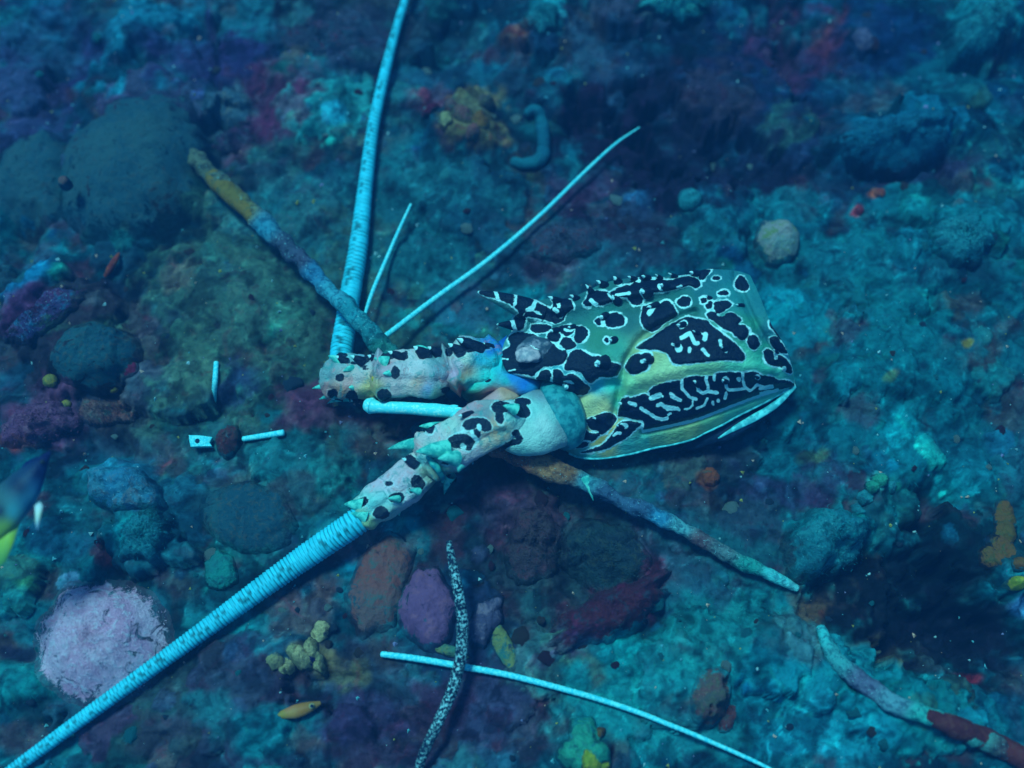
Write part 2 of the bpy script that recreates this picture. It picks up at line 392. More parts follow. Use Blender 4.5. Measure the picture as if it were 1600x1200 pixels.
for n_, lo, hi, hk in ((230, .014, .036, .29), (650, .0045, .014, .34), (800, .0022, .005, .36)):
    for _ in range(n_):
        cx, cy = rng.uniform(-.34, .34), rng.uniform(-.26, .33)
        r = lo * (hi / lo) ** (rng.random() ** 1.6); own = rng.random() < .22
        col = PAL[rng.choice(len(PAL), p=PW)] if own else np.exp(rng.normal(size=3) * .16 + rng.normal() * .38)
        stamp(cx, cy, r, r * rng.uniform(.55, 1), rng.uniform(0, 6.3), r * hk * rng.uniform(.5, 1.1), col, rng.uniform(.3, .75) if own else -rng.uniform(.5, .95))

# patches of crust, algae and silt that the place shows, plus the hollows' shade painted near black (px, py, rx, ry, angle, colour, amount)
PATCH = [
 (400, 480, 190, 240, 10, A(40, 86, 82), .8), (300, 590, 70, 60, 0, A(58, 104, 90), .5), (640, 330, 150, 120, 0, A(20, 84, 100), .7), (450, 330, 120, 80, 0, A(24, 84, 104), .6),
 (215, 60, 90, 80, -40, A(18, 106, 138), .8), (120, 80, 40, 60, 0, A(30, 32, 84), .8), (320, 90, 100, 60, 0, A(30, 32, 82), .8), (40, 140, 70, 120, 0, A(34, 40, 88), .7),
 (60, 60, 60, 50, 0, A(26, 74, 104), .6), (390, 40, 60, 40, 0, A(24, 100, 122), .7), (520, 60, 100, 60, 0, A(34, 48, 76), .6), (430, 160, 60, 70, 0, A(62, 30, 66), .75), (470, 80, 40, 30, 0, A(84, 84, 60), .4),
 (690, 150, 60, 22, -15, A(84, 30, 58), .8), (740, 185, 60, 50, 0, A(84, 100, 70), .75), (700, 110, 70, 50, 0, A(26, 76, 106), .6), (810, 75, 30, 16, 0, A(84, 64, 44), .6), (850, 30, 40, 40, 0, A(26, 140, 160), .8),
 (1050, 15, 70, 22, 0, A(34, 168, 178), .9), (930, 100, 80, 60, 0, A(26, 72, 104), .6), (880, 150, 50, 40, 0, A(24, 92, 114), .6), (1060, 240, 210, 130, 15, A(13, 16, 40), .95), (960, 230, 110, 90, 0, A(18, 15, 40), .92), (1000, 370, 110, 36, 0, A(26, 26, 46), .7), (1180, 130, 90, 80, 0, A(14, 24, 62), .8),  # the near-black pair paints shade into the upper hollow
 (900, 300, 60, 30, 0, A(48, 34, 66), .6), (1130, 160, 60, 60, 0, A(40, 44, 60), .6), (1250, 60, 70, 60, 0, A(50, 24, 60), .75), (1300, 40, 24, 30, 0, A(96, 40, 50), .6), (1345, 60, 20, 30, 0, A(50, 96, 124), .8),
 (1400, 215, 110, 45, -8, A(10, 88, 120), .8), (1540, 30, 60, 50, 0, A(24, 128, 148), .8), (1480, 110, 90, 50, -15, A(14, 92, 114), .6), (1370, 60, 90, 50, 0, A(10, 34, 76), .8), (1450, 260, 120, 26, -6, A(28, 34, 72), .7),
 (1380, 400, 160, 70, 0, A(14, 98, 116), .7), (1230, 330, 60, 40, 0, A(18, 108, 128), .6), (1370, 300, 14, 12, 0, A(140, 84, 40), .7), (1340, 330, 10, 10, 0, A(130, 30, 50), .8), (1520, 370, 60, 50, 0, A(16, 108, 126), .7),
 (1400, 540, 130, 110, 0, A(12, 96, 112), .75), (1310, 535, 30, 26, 0, A(40, 44, 68), .6), (1340, 640, 30, 30, 0, A(50, 50, 76), .5), (1480, 430, 90, 30, -10, A(18, 44, 66), .6), (1500, 540, 10, 8, 0, A(120, 140, 50), .8), (1380, 600, 14, 8, -40, A(70, 130, 90), .7),
 (1510, 680, 70, 60, 0, A(10, 62, 84), .7), (1230, 680, 80, 50, 0, A(10, 88, 110), .6), (1270, 715, 30, 14, 0, A(60, 110, 80), .6), (1240, 760, 90, 40, 0, A(30, 40, 78), .7), (1300, 840, 70, 55, -10, A(14, 122, 138), .9),
 (1365, 755, 26, 18, -20, A(60, 180, 180), .8), (1405, 915, 125, 115, 0, A(6, 16, 28), .97), (1490, 985, 120, 75, 0, A(9, 13, 30), .92), (1570, 915, 30, 30, 0, A(20, 128, 148), .8), (1590, 950, 26, 14, 20, A(60, 130, 190), .7), (1520, 1055, 24, 10, 0, A(92, 26, 44), .8),  # the near-black pair is the hole's shade painted on the bed
 (1390, 1010, 50, 30, 0, A(60, 70, 56), .6), (1260, 1060, 170, 110, 0, A(16, 118, 138), .85), (1010, 1080, 160, 90, -15, A(14, 122, 136), .85), (1110, 1000, 130, 60, -20, A(20, 110, 120), .8), (1230, 990, 60, 60, 0, A(60, 96, 104), .5), (1300, 1150, 120, 40, 0, A(20, 124, 150), .8),
 (1080, 1160, 90, 40, 0, A(24, 124, 140), .7), (960, 950, 100, 40, -25, A(76, 26, 60), .9), (1000, 900, 60, 40, 10, A(64, 28, 56), .8), (890, 1000, 60, 30, -10, A(60, 44, 90), .7), (860, 880, 90, 80, 0, A(26, 50, 64), .8), (940, 870, 60, 60, 0, A(26, 62, 72), .7), (820, 800, 70, 50, 0, A(54, 40, 62), .7), (760, 780, 60, 40, 20, A(44, 44, 70), .7),
 (1110, 745, 18, 16, 0, A(90, 62, 40), .8), (1090, 830, 60, 40, 0, A(30, 80, 96), .5), (1160, 860, 80, 40, 10, A(18, 84, 100), .6), (1270, 940, 50, 30, 30, A(80, 78, 60), .5), (840, 960, 30, 60, 0, A(30, 84, 96), .6),
 (560, 850, 50, 40, -30, A(82, 58, 62), .6), (480, 950, 80, 40, -20, A(70, 58, 60), .7), (380, 870, 70, 40, 0, A(24, 100, 108), .6), (230, 840, 50, 34, -20, A(20, 124, 140), .8), (340, 890, 26, 34, 0, A(14, 122, 122), .8), (390, 800, 70, 50, 0, A(40, 90, 96), .7),
 (500, 1030, 40, 24, 0, A(110, 130, 90), .6), (550, 1060, 40, 30, 0, A(80, 100, 60), .5), (560, 1120, 110, 40, 0, A(38, 40, 78), .8), (430, 1150, 80, 40, -15, A(12, 110, 128), .8), (600, 1180, 90, 30, 0, A(44, 40, 72), .7), (480, 1160, 40, 20, 0, A(52, 56, 64), .6), (760, 1110, 70, 60, 0, A(36, 44, 76), .7), (820, 1140, 40, 40, 0, A(44, 60, 78), .5), (700, 1090, 40, 50, 0, A(50, 36, 66), .6),
 (30, 1070, 70, 40, 0, A(14, 120, 132), .8), (330, 1120, 60, 40, 0, A(20, 106, 120), .6), (250, 1150, 60, 30, -30, A(40, 44, 66), .6), (30, 1160, 50, 30, 0, A(60, 60, 70), .6), (60, 950, 60, 50, 0, A(16, 96, 116), .7), (170, 870, 16, 30, 0, A(78, 26, 44), .8), (120, 850, 70, 30, 0, A(20, 84, 116), .6),
 (30, 1020, 30, 16, 0, A(14, 24, 54), .8), (60, 450, 30, 50, 30, A(20, 110, 160), .7), (60, 500, 60, 30, -40, A(70, 44, 92), .8), (60, 650, 60, 40, -20, A(82, 62, 100), .75), (40, 690, 40, 14, 0, A(100, 54, 50), .6), (170, 640, 50, 24, 0, A(58, 62, 70), .7), (190, 760, 70, 42, 0, A(30, 112, 146), .85), (130, 700, 70, 30, 0, A(20, 58, 84), .6), (60, 400, 40, 30, 0, A(44, 70, 96), .6),
 (340, 700, 60, 40, 0, A(30, 90, 100), .6), (440, 710, 90, 50, 0, A(20, 96, 112), .7), (480, 640, 50, 40, 0, A(66, 36, 72), .7), (370, 610, 60, 26, -15, A(26, 44, 88), .8), (590, 690, 60, 30, 0, A(60, 66, 72), .6), (560, 660, 50, 16, 0, A(56, 40, 60), .7), (520, 740, 40, 30, 0, A(24, 116, 124), .6), (640, 640, 40, 20, 0, A(60, 40, 56), .5),
 (680, 430, 100, 60, 0, A(22, 90, 104), .7), (880, 370, 70, 40, 0, A(40, 60, 84), .7), (1110, 370, 80, 36, 0, A(18, 96, 116), .7), (800, 420, 60, 30, 0, A(24, 60, 84), .6), (860, 430, 50, 20, 0, A(56, 36, 60), .6), (1000, 400, 70, 20, 0, A(22, 60, 84), .5), (1300, 450, 60, 70, 0, A(16, 84, 104), .6),
 (360, 190, 50, 50, 0, A(44, 84, 104), .7), (370, 230, 40, 30, 0, A(70, 50, 80), .6), (280, 440, 30, 26, 0, A(80, 90, 88), .5), (610, 880, 40, 60, 0, A(80, 64, 72), .6), (470, 30, 30, 20, 0, A(40, 104, 118), .6),
]
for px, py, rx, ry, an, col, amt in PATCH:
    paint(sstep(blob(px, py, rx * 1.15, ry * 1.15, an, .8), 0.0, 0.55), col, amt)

layer(70, 24, 0.12, 0.25, (.34, .32, .4), .8); layer(75, 25, 0.18, 0.30, (1.2, 1.6, 1.5), .6); layer(110, 26, 0.24, 0.32, (1.5, .55, .65), .55); layer(140, 27, 0.26, 0.36, (2.0, 2.0, 1.9), .7)
CC *= .86; g_ = CC.mean(-1); CC[..., 0] *= np.clip(.45 + .9 * CC[..., 0] / (g_ + 1e-6), .45, 1)
HH = np.where(calm > 0, HH - calm * np.clip(HH - 0.001, 0, None) * .8, HH)
near_ = 1 - far_
HH += near_ * (0.0011 * fbm(XX * 190, YY * 190, oct=3, seed=21) + 0.0007 * fbm(XX * 420, YY * 420, oct=2, seed=22) + 0.0014 * fbm(XX * 85, YY * 85, oct=3, seed=23, ridged=True) * (1 - .6 * calm))

def ground(x, y):
    x = np.asarray(x, float); y = np.asarray(y, float)
    i = np.clip(np.searchsorted(GX, x) - 1, 0, len(GX) - 2); j = np.clip(np.searchsorted(GY, y) - 1, 0, len(GY) - 2)
    u = (x - GX[i]) / (GX[i + 1] - GX[i]); v = (y - GY[j]) / (GY[j + 1] - GY[j])
    return (HH[j, i] * (1 - u) + HH[j, i + 1] * u) * (1 - v) + (HH[j + 1, i] * (1 - u) + HH[j + 1, i + 1] * u) * v

def PG(px, py):
    h = 0.0
    for _ in range(14):
        q = P(px, py, h); h = h + .6 * (float(ground(q[0], q[1])) - h)
    return P(px, py, h)

def gcol(x, y):
    return CC[np.clip(np.searchsorted(GY, y), 0, len(GY) - 1), np.clip(np.searchsorted(GX, x), 0, len(GX) - 1)]

M_BED = mat_seabed()
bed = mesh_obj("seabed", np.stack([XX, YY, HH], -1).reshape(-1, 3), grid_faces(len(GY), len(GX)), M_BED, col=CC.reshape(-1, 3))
tag(bed, "uneven reef bed crusted with silt, algae and coralline patches", "sea bed", kind="structure")

# ------------------------------------------------------------------ the painted lobster moult
def ZP(z, pts):
    ox, oy, k = {'A': (740, 410, 6.154), 'B': (990, 410, 6.154), 'C': (860, 560, 7.06), 'D': (1050, 560, 7.06), 'E': (490, 500, 5.333), 'F': (520, 600, 4.444), 'P': (0, 0, 1.0)}[z]
    return [(ox + x / k, oy + y / k) for x, y in pts], k

def ell(cx, cy, rx, ry=None, ang=0, n=14, wob=.1, seed=0):
    ry = rx if ry is None else ry; a = math.radians(ang)
    r_ = np.random.default_rng(int(cx * 7 + cy * 13 + seed)); ph = r_.uniform(0, 6.3, 2)
    out = []
    for k in range(n):
        t = 2 * math.pi * k / n; w = 1 + wob * (math.sin(2 * t + ph[0]) + .6 * math.sin(3 * t + ph[1]))
        x, y = rx * w * math.cos(t), ry * w * math.sin(t)
        out.append((cx + x * math.cos(a) - y * math.sin(a), cy + x * math.sin(a) + y * math.cos(a)))
    return out

BLOTCH = [
 ('A', [(40,300),(60,275),(200,250),(400,270),(470,300),(560,350),(650,400),(760,440),(760,330),(830,310),(930,360),(960,400),(960,440),(900,490),(860,560),(790,590),(740,575),(640,540),(520,520),(450,500),(380,420),(250,360),(100,320)]),
 ('A', [(225,605),(260,570),(350,550),(420,505),(480,490),(505,540),(490,600),(480,640),(430,655),(300,640)]),
 ('A', [(545,640),(560,600),(650,590),(740,610),(745,640),(690,670),(620,680),(560,665)]),
 ('A', [(700,715),(720,680),(780,655),(830,690),(830,740),(790,765),(720,745)]),
 ('A', [(800,630),(850,605),(930,600),(970,620),(965,665),(930,700),(880,705),(830,670)]),
 ('A', [(980,615),(1040,610),(1095,650),(1090,710),(1050,760),(990,775),(968,720),(975,660)]),
 ('A', [(830,790),(850,730),(910,720),(960,760),(990,800),(950,830),(890,840)]),
 ('A', [(330,740),(350,700),(420,670),(520,680),(600,700),(680,760),(760,780),(830,840),(890,850),(905,900),(860,970),(820,990),(740,1000),(690,1005),(640,1030),(560,1095),(520,1080),(400,1070),(300,1060),(250,980),(270,930),(265,860),(300,840),(350,800)]),
 ('A', [(870,1010),(890,960),(930,870),(1000,835),(1060,855),(1130,900),(1200,900),(1300,950),(1400,975),(1420,1010),(1380,1080),(1300,1110),(1220,1100),(1130,1160),(1080,1130),(1040,1070),(960,1040),(890,1045)]),
 ('A', [(1160,560),(1200,530),(1220,540),(1232,600),(1190,602)]),
 ('A', [(1262,560),(1290,500),(1370,480),(1440,520),(1455,570),(1420,610),(1330,625),(1275,610)]),
 ('A', ell(1280,745,24)),
 ('A', [(1100,290),(1200,270),(1300,290),(1350,360),(1290,400),(1200,415),(1150,370),(1130,420),(1080,420),(1050,390),(1080,350)]),
 ('A', [(1310,290),(1400,240),(1500,215),(1600,190),(1640,250),(1620,390),(1550,410),(1500,380),(1480,340),(1360,330)]),
 ('B', [(0,180),(100,130),(250,160),(350,170),(500,130),(600,150),(640,180),(640,230),(590,255),(540,220),(450,250),(300,280),(180,290),(130,270),(90,370),(40,390),(-10,400)]),
 ('B', [(630,90),(640,65),(740,70),(720,110),(680,160),(630,170)]),
 ('B', [(90,420),(160,400),(240,400),(300,365),(360,390),(410,470),(420,510),(320,570),(240,640),(180,670),(110,640),(75,580),(70,500)]),
 ('B', ell(485,378,72,46)), ('B', ell(795,150,45,17)), ('B', ell(865,295,48,26)),
 ('B', [(970,200),(1010,130),(1060,140),(1110,220),(1100,260),(1040,275),(990,250)]),
 ('B', [(640,350),(700,335),(700,380),(660,390)]), ('B', [(690,410),(740,370),(760,390),(750,440),(700,440)]),
 ('B', [(770,440),(775,390),(830,365),(900,370),(950,400),(940,420),(880,460),(840,490),(790,485)]),
 ('B', [(700,500),(730,470),(780,472),(800,505),(850,520),(920,480),(970,490),(1040,550),(1000,600),(1060,600),(1110,650),(1090,720),(1050,750),(990,720),(930,660),(860,640),(780,570),(720,540)]),
 ('B', [(20,820),(100,760),(200,700),(300,630),(440,550),(520,520),(600,540),(690,550),(760,610),(860,690),(980,780),(1060,870),(1075,920),(1040,950),(940,945),(820,945),(640,965),(480,980),(400,980),(360,940),(340,890),(280,860),(220,840),(150,840),(60,832)]),
 ('B', [(1085,770),(1110,710),(1160,695),(1200,740),(1215,790),(1180,830),(1130,830)]),
 ('B', [(1300,560),(1330,570),(1400,660),(1450,740),(1440,770),(1370,690),(1310,610)]),
 ('B', [(1305,730),(1360,710),(1420,770),(1470,840),(1490,870),(1430,870),(1370,840),(1320,790)]),
 ('B', [(1250,860),(1280,830),(1330,850),(1370,885),(1440,905),(1490,960),(1525,1020),(1510,1070),(1460,1050),(1420,1010),(1370,1000),(1300,980),(1260,930)]),
 ('P', [(975.6,574),(983.7,559.5),(993.5,553),(1002,553),(1010,551),(1018,553),(1016,561),(1013,572),(1006,580.6),(990,585),(982,582)]),
 ('P', [(965.3,650.6),(966.2,642.2),(971.9,623.7),(981.8,620.9),(993.1,620.2),(1005.9,615.2),(1015.8,619.5),(1013.7,612.4),(1021.5,603.9),(1037,598.2),(1060,594.7),(1066,594),(1071,590.5),(1079.7,587.6),(1102.4,587.6),(1113.7,586.9),(1120.8,583.4),(1137.8,581.2),(1152,582),(1163.3,582.7),(1177.5,580.5),(1191.6,586.2),(1208.6,589),(1215.7,594),(1228.5,594),(1241.2,599.7),(1239.8,603.9),(1224.2,607.5),(1208.6,611),(1191.6,615.2),(1177.5,620.9),(1157.6,628),(1137.8,635.1),(1120.8,643.6),(1103.8,649.2),(1078.3,657.7),(1050,664.1),(1038.5,665.5),(1007.3,673.3),(1005.9,664.8),(1004.5,657.7),(987.5,654.9),(977.6,652.1)]),
 ('C', [(210,720),(240,690),(310,685),(360,710),(355,750),(290,775),(220,760)]),
 ('C', [(390,680),(450,650),(560,610),(650,598),(720,640),(725,690),(660,770),(590,830),(540,835),(520,800),(440,780),(410,730)]),
 ('C', [(120,870),(150,850),(330,835),(345,790),(400,785),(440,825),(530,820),(545,845),(490,900),(440,930),(380,980),(250,985),(180,950)]),
 ('C', [(700,810),(740,730),(800,695),(900,695),(1000,710),(990,740),(930,790),(840,880),(740,930),(640,990),(540,1020),(420,1040),(330,1040),(450,1000),(560,960),(640,880)]),
 ('C', [(30,130),(80,110),(130,150),(150,195),(200,172),(260,172),(330,230),(400,290),(435,310),(430,350),(380,400),(260,408),(120,390),(50,350),(30,260)]),
 ('P', [(838,592),(845,580),(857,578),(862,585),(859,595),(860,607),(853,605)]),
]
WHITE = [
 ('A',[(205,260),(240,370)],26),('A',[(405,280),(395,420)],26),('A',[(600,370),(560,440),(500,465)],28),('A',[(560,440),(640,495)],28),('A',[(800,340),(820,420)],26),('A',[(780,455),(830,465),(835,515)],34),('A',[(955,380),(970,425)],12),
 ('A',[(370,555),(400,650)],30),('A',[(875,645),(930,660),(960,640)],18),('A',[(270,925),(330,930)],12),('A',[(310,1052),(400,1030)],9),('A',[(1190,980),(1270,965)],40),('A',[(1330,740),(1335,742)],46),('A',[(1130,365),(1180,410)],30),
 ('A',[(1370,315),(1500,295)],22),('A',[(1370,195),(1410,215)],30),('A',[(1545,160),(1590,175)],28),('A',[(1290,300),(1350,370)],14),('A',[(470,515),(488,548)],10),('A',[(1240,530),(1245,600)],30),
 ('B',[(90,280),(110,320)],48),('B',[(250,230),(265,250)],34),('B',[(0,160),(40,170)],24),('B',[(160,150),(200,155)],20),('B',[(420,240),(460,225)],16),('B',[(195,420),(150,490)],36),('B',[(720,350),(735,345)],28),
 ('B',[(460,605),(485,585)],52),('B',[(460,725),(540,680)],30),('B',[(545,690),(590,780)],28),('B',[(595,780),(620,775)],28),('B',[(600,665),(670,690),(690,700)],15),('B',[(690,690),(685,735)],34),('B',[(370,785),(410,805)],15),('B',[(430,815),(435,830)],54),('B',[(540,830),(535,855)],26),('B',[(665,835),(715,895)],25),('B',[(830,755),(840,795)],25),('B',[(840,795),(870,830),(890,855)],22),
 ('B',[(1365,870),(1370,920)],25),('B',[(1445,1015),(1450,1030)],28),('P',[(1003,565),(1013,563)],4),
 ('D',[(110,240),(110,330),(200,430),(265,450)],24),('D',[(230,450),(225,520),(190,555),(140,560)],15),('D',[(280,290),(290,350),(340,385),(400,365),(500,380)],28),('D',[(380,200),(375,250),(400,300),(395,360)],24),('D',[(465,185),(465,235)],25),('D',[(590,240),(600,320),(625,350),(740,345),(800,330)],25),('D',[(590,238),(592,242)],58),
 ('D',[(780,160),(785,240),(800,310),(860,360),(900,330),(940,290),(1000,310)],22),('D',[(735,230),(737,232)],36),('D',[(945,205),(946,206)],46),('D',[(600,380),(585,440)],24),('D',[(390,440),(355,520),(275,550)],18),('D',[(450,480),(455,505)],22),('D',[(510,465),(512,466)],30),('D',[(0,420),(90,460)],30),('D',[(-60,530),(20,540),(80,570)],22),('D',[(980,330),(1100,310)],34),('D',[(980,385),(1090,360)],22),
 ('C',[(1110,440),(1205,405)],42),('C',[(870,490),(935,510)],30),('C',[(1000,550),(1080,600),(1170,660),(1230,675),(1290,660)],27),('C',[(1300,620),(1325,605)],20),('C',[(1180,520),(1220,500),(1290,560),(1400,555)],27),('C',[(1330,390),(1412,460)],28),
 ('C',[(250,935),(370,910),(440,920)],14),('C',[(130,900),(150,950),(200,980)],18),('C',[(790,740),(830,748)],45),('C',[(700,850),(740,820),(770,825)],24),('C',[(150,255),(220,250),(255,275)],12),('C',[(150,300),(220,275)],28),
 ('P',[(1005,674),(1040,667),(1080,658),(1105,650),(1140,636),(1180,621),(1215,609)],3.2),
]
PEDSPOT = [('E', ell(230,290,50,30)),('E', ell(455,305,35)),('E', ell(345,355,35,18)),('E', ell(425,395,44,20)),('E', ell(620,300,64,28)),('E', ell(745,300,60,34,-20)),('E', ell(915,255,64,46)),('E', ell(680,440,38,56,15)),
 ('E', ell(220,480,34,40,30)),('E', ell(160,615,45,40)),('E', ell(320,640,55,50)),('E', ell(585,625,58,58)),('E', ell(1130,265,38)),('E', ell(1225,285,45,28,-30)),('E', [(1180,140),(1300,150),(1380,200),(1480,230),(1380,250),(1290,270),(1230,220)]),('E', ell(1100,585,40,28)),
 ('F', ell(670,300,38,46,20)),('F', ell(510,440,44,38)),('F', ell(540,525,42,32)),('F', [(895,310),(910,260),(980,235),(1060,240),(1105,280),(1095,325),(1040,330),(1010,300),(960,320)]),('F', [(775,405),(830,360),(900,345),(960,365),(985,410),(950,465),(900,450),(830,440)]),('F', ell(1000,345,34)),
 ('F', [(705,500),(720,455),(770,432),(820,460),(835,510),(800,560),(760,555),(735,545),(750,510)]),('F', ell(590,685,52,50)),('F', ell(540,740,18)),('F', ell(445,790,52,40)),('F', ell(335,895,60,44,-15)),('F', ell(200,820,50,32,-15)),('F', ell(385,690,30,18)),('F', ell(805,680,33,36)),
 ('F', ell(1170,160,68,46)),('F', ell(1160,240,32,40)),('F', ell(1320,120,68,22)),('F', ell(1320,190,55,44)),('F', ell(1272,340,32,22,-20)),('F', [(1115,470),(1200,410),(1300,370),(1330,385),(1310,410),(1220,440),(1150,485)])]
PEDWHITE = [('F',[(1015,290),(1018,310)],26),('F',[(900,430),(915,440)],28),('F',[(725,510),(745,520)],40),('E',[(875,268),(880,272)],22),('F',[(895,325),(970,322)],10),('F',[(970,355),(1005,390)],22)]

def poly_sd(px, py, polys):
    sd = np.full(px.shape, 30.0)
    for z, pts in polys:
        q, _ = ZP(z, pts); q = np.array(q)
        q = catmull(np.vstack([q, q[:1]]), len(q) * 3)[:-1]
        m = (px > q[:, 0].min() - 12) & (px < q[:, 0].max() + 12) & (py > q[:, 1].min() - 12) & (py < q[:, 1].max() + 12)
        if not m.any(): continue
        X, Y = px[m], py[m]; d = np.full(X.shape, 1e9); ins = np.zeros(X.shape, bool)
        for a, b in zip(q, np.roll(q, -1, 0)):
            d = np.minimum(d, seg_dist(X, Y, a, b))
            if a[1] != b[1]:
                c = (a[1] > Y) != (b[1] > Y); ins ^= c & (X < (b[0] - a[0]) * (Y - a[1]) / (b[1] - a[1]) + a[0])
        sd[m] = np.minimum(sd[m], np.where(ins, -d, d))
    return sd

def stroke_sd(px, py, strokes):
    wd = np.full(px.shape, 30.0)
    for z, pts, w in strokes:
        q, k = ZP(z, pts)
        for i, (a, b) in enumerate(zip(q[:-1], q[1:])): wd = np.minimum(wd, seg_dist(px, py, a, b) - .68 * w / k)
    return wd

def idw(px, py, pts, pw=3.0):
    num = np.zeros(px.shape + (3,)); den = np.zeros(px.shape)
    for x, y, c in pts:
        w = 1 / (np.hypot(px - x, py - y) + 6) ** pw
        num += w[..., None] * np.asarray(c); den += w
    return num / den[..., None]

SHELL_COL = [(950,490,A(18,122,122)),(900,470,A(20,105,115)),(1100,440,A(16,112,130)),(1060,470,A(16,112,114)),(1140,430,A(14,118,138)),(1180,480,A(14,125,140)),(1170,510,A(30,150,130)),(1195,550,A(30,150,130)),(1150,450,A(20,140,150)),
 (1000,590,A(120,190,145)),(1040,585,A(132,196,150)),(1100,570,A(110,195,150)),(1160,568,A(70,190,160)),(1200,575,A(50,180,155)),(1225,590,A(60,190,170)),(940,530,A(40,140,120)),(960,545,A(40,140,125)),(930,600,A(20,165,190)),(960,600,A(20,170,165)),(920,630,A(150,196,150)),(945,637,A(160,192,140)),(965,630,A(50,170,150)),(890,640,A(100,175,140)),
 (1060,680,A(96,160,116)),(1020,690,A(70,140,110)),(1110,655,A(90,180,135)),(1150,640,A(60,175,150)),(940,690,A(150,168,90)),(955,675,A(160,172,96)),(980,695,A(40,150,150)),(920,712,A(40,160,160)),(1010,690,A(40,150,145)),(1080,670,A(112,170,118)),
 (980,500,A(30,110,115)),(985,470,A(26,110,110)),(1000,440,A(20,100,120)),(870,500,A(24,110,120)),(1010,560,A(130,180,130)),(880,560,A(30,150,170)),(1200,520,A(14,110,130)),(1230,560,A(20,120,150)),(985,600,A(110,200,150)),(975,620,A(90,200,150))]
PED_COL = [(540,600,A(140,130,130)),(560,590,A(150,170,170)),(575,605,A(160,160,70)),(580,612,A(110,150,60)),(535,610,A(140,110,60)),(600,575,A(130,140,160)),(620,600,A(175,165,170)),(640,585,A(190,190,200)),(640,615,A(200,170,165)),(655,560,A(160,190,200)),(650,598,A(170,140,120)),(680,560,A(30,140,150)),(690,575,A(20,125,145)),(670,610,A(30,120,170)),(680,615,A(60,150,120)),
 (712,585,A(170,150,190)),(715,570,A(190,170,190)),(725,560,A(210,205,190)),(730,582,A(90,90,30)),(735,600,A(20,190,195)),(560,552,A(40,150,180)),(545,556,A(40,170,180)),(510,580,A(20,130,140)),(720,610,A(140,80,50)),
 (680,680,A(165,180,190)),(700,660,A(110,190,185)),(720,712,A(190,185,200)),(740,705,A(190,180,190)),(760,690,A(180,170,150)),(775,672,A(160,140,90)),(800,645,A(60,180,180)),(665,735,A(60,130,100)),(690,745,A(60,120,80)),(680,705,A(40,200,195)),(655,722,A(40,185,190)),(630,740,A(170,170,190)),(610,760,A(180,180,200)),(640,770,A(185,185,200)),(600,780,A(60,190,195)),(580,790,A(40,200,200)),(565,805,A(40,160,130)),(575,820,A(90,170,100)),(600,800,A(80,160,150)),(590,750,A(150,165,190)),(640,735,A(160,160,180)),(650,700,A(150,165,170)),
 (830,640,A(60,190,190)),(850,660,A(110,195,195)),(830,690,A(100,200,195)),(815,705,A(40,170,165)),(865,650,A(40,170,170)),(880,660,A(14,120,130)),(845,612,A(20,120,140)),(750,650,A(30,110,120)),(730,640,A(130,130,150))]

def toward(cols, c, k): return [(x, y, np.asarray(q) * (1 - k) + np.asarray(c) * k) for x, y, q in cols]
PED_COL = [(x, y, np.clip(q * 1.15, 0, .9)) for x, y, q in toward(PED_COL, A(206, 176, 188), .25)]
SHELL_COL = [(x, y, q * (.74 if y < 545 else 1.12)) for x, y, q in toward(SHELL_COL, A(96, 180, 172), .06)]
M_SHELL = mat_shell()
base_loc = P(1010, 640, 0.0); base_loc[2] = float(ground(base_loc[0], base_loc[1]))
lob = tag(empty("lobster_shell", base_loc), "empty painted spiny lobster shell with black and turquoise blotches, lying on the reef", "lobster shell")

M_PED = mat_shell("feeler base shell", .3, .4, True)
def shell_part(name, v, f, cols, polys, whites, mat=None, rim=1.0, parent=None, sd_off=0.0):
    px, py = to_px(v)
    sd = poly_sd(px, py, polys) + sd_off; wd = stroke_sd(px, py, whites)
    o = mesh_obj(name, v, f, mat or (M_PED if name == 'feeler_joint' else M_SHELL), col=idw(px, py, cols, 4.5), fl={"sd": sd, "wd": wd, "rim": np.full(len(v), rim)})
    put_under(o, lob)
    if parent is not None:
        o.parent = parent; o.location = (0, 0, 0)
    return o

# carapace: a sheet between its lower edge and its far silhouette, arched over the ground, with turned-in rims
def resamp(pts, n): return catmull(np.array(pts, float), n)
NS, NT = 300, 190
bN = resamp([(873,688),(884,704),(905,714),(940,716),(985,709),(1020,700),(1052,694),(1082,686),(1102,676),(1127,664),(1152,650),(1182,635),(1207,622),(1241,602)], NS)
bF = resamp([(806,484),(830,474),(858,466),(890,466),(915,455),(942,443),(965,437),(1000,433),(1040,432),(1080,428),(1100,421),(1128,421),(1155,424),(1172,430)], NS)
bL = resamp([(873,688),(879,655),(880,628),(868,602),(846,590),(815,588),(792,578),(784,560),(788,535),(800,515),(800,498),(806,484)], NT)
bR = resamp([(1241,602),(1238,575),(1226,540),(1207,510),(1196,485),(1184,455),(1172,430)], NT)
s_ = np.linspace(0, 1, NS)[:, None, None]; t_ = np.linspace(0, 1, NT)[None, :, None]
core = (1 - t_) * bN[:, None] + t_ * bF[:, None] + (1 - s_) * bL[None] + s_ * bR[None] \
     - ((1 - s_) * (1 - t_) * bN[0] + s_ * (1 - t_) * bN[-1] + (1 - s_) * t_ * bF[0] + s_ * t_ * bF[-1])
S, T = np.meshgrid(np.linspace(0, 1, NS), np.linspace(0, 1, NT), indexing='ij')
Hc = 0.036 + 0.024 * np.sin(np.clip(S * 1.15, 0, 1) * math.pi / 2) - 0.006 * S ** 3
h0 = 0.009 + 0.012 * S
tt = 0.60
prof = np.where(T < tt, np.sin(T / tt * math.pi / 2) ** .9, np.cos((T - tt) / (1 - tt) * math.acos(.74)))
hh = h0 + (Hc - h0) * prof
cx_, cy_ = core[..., 0], core[..., 1]
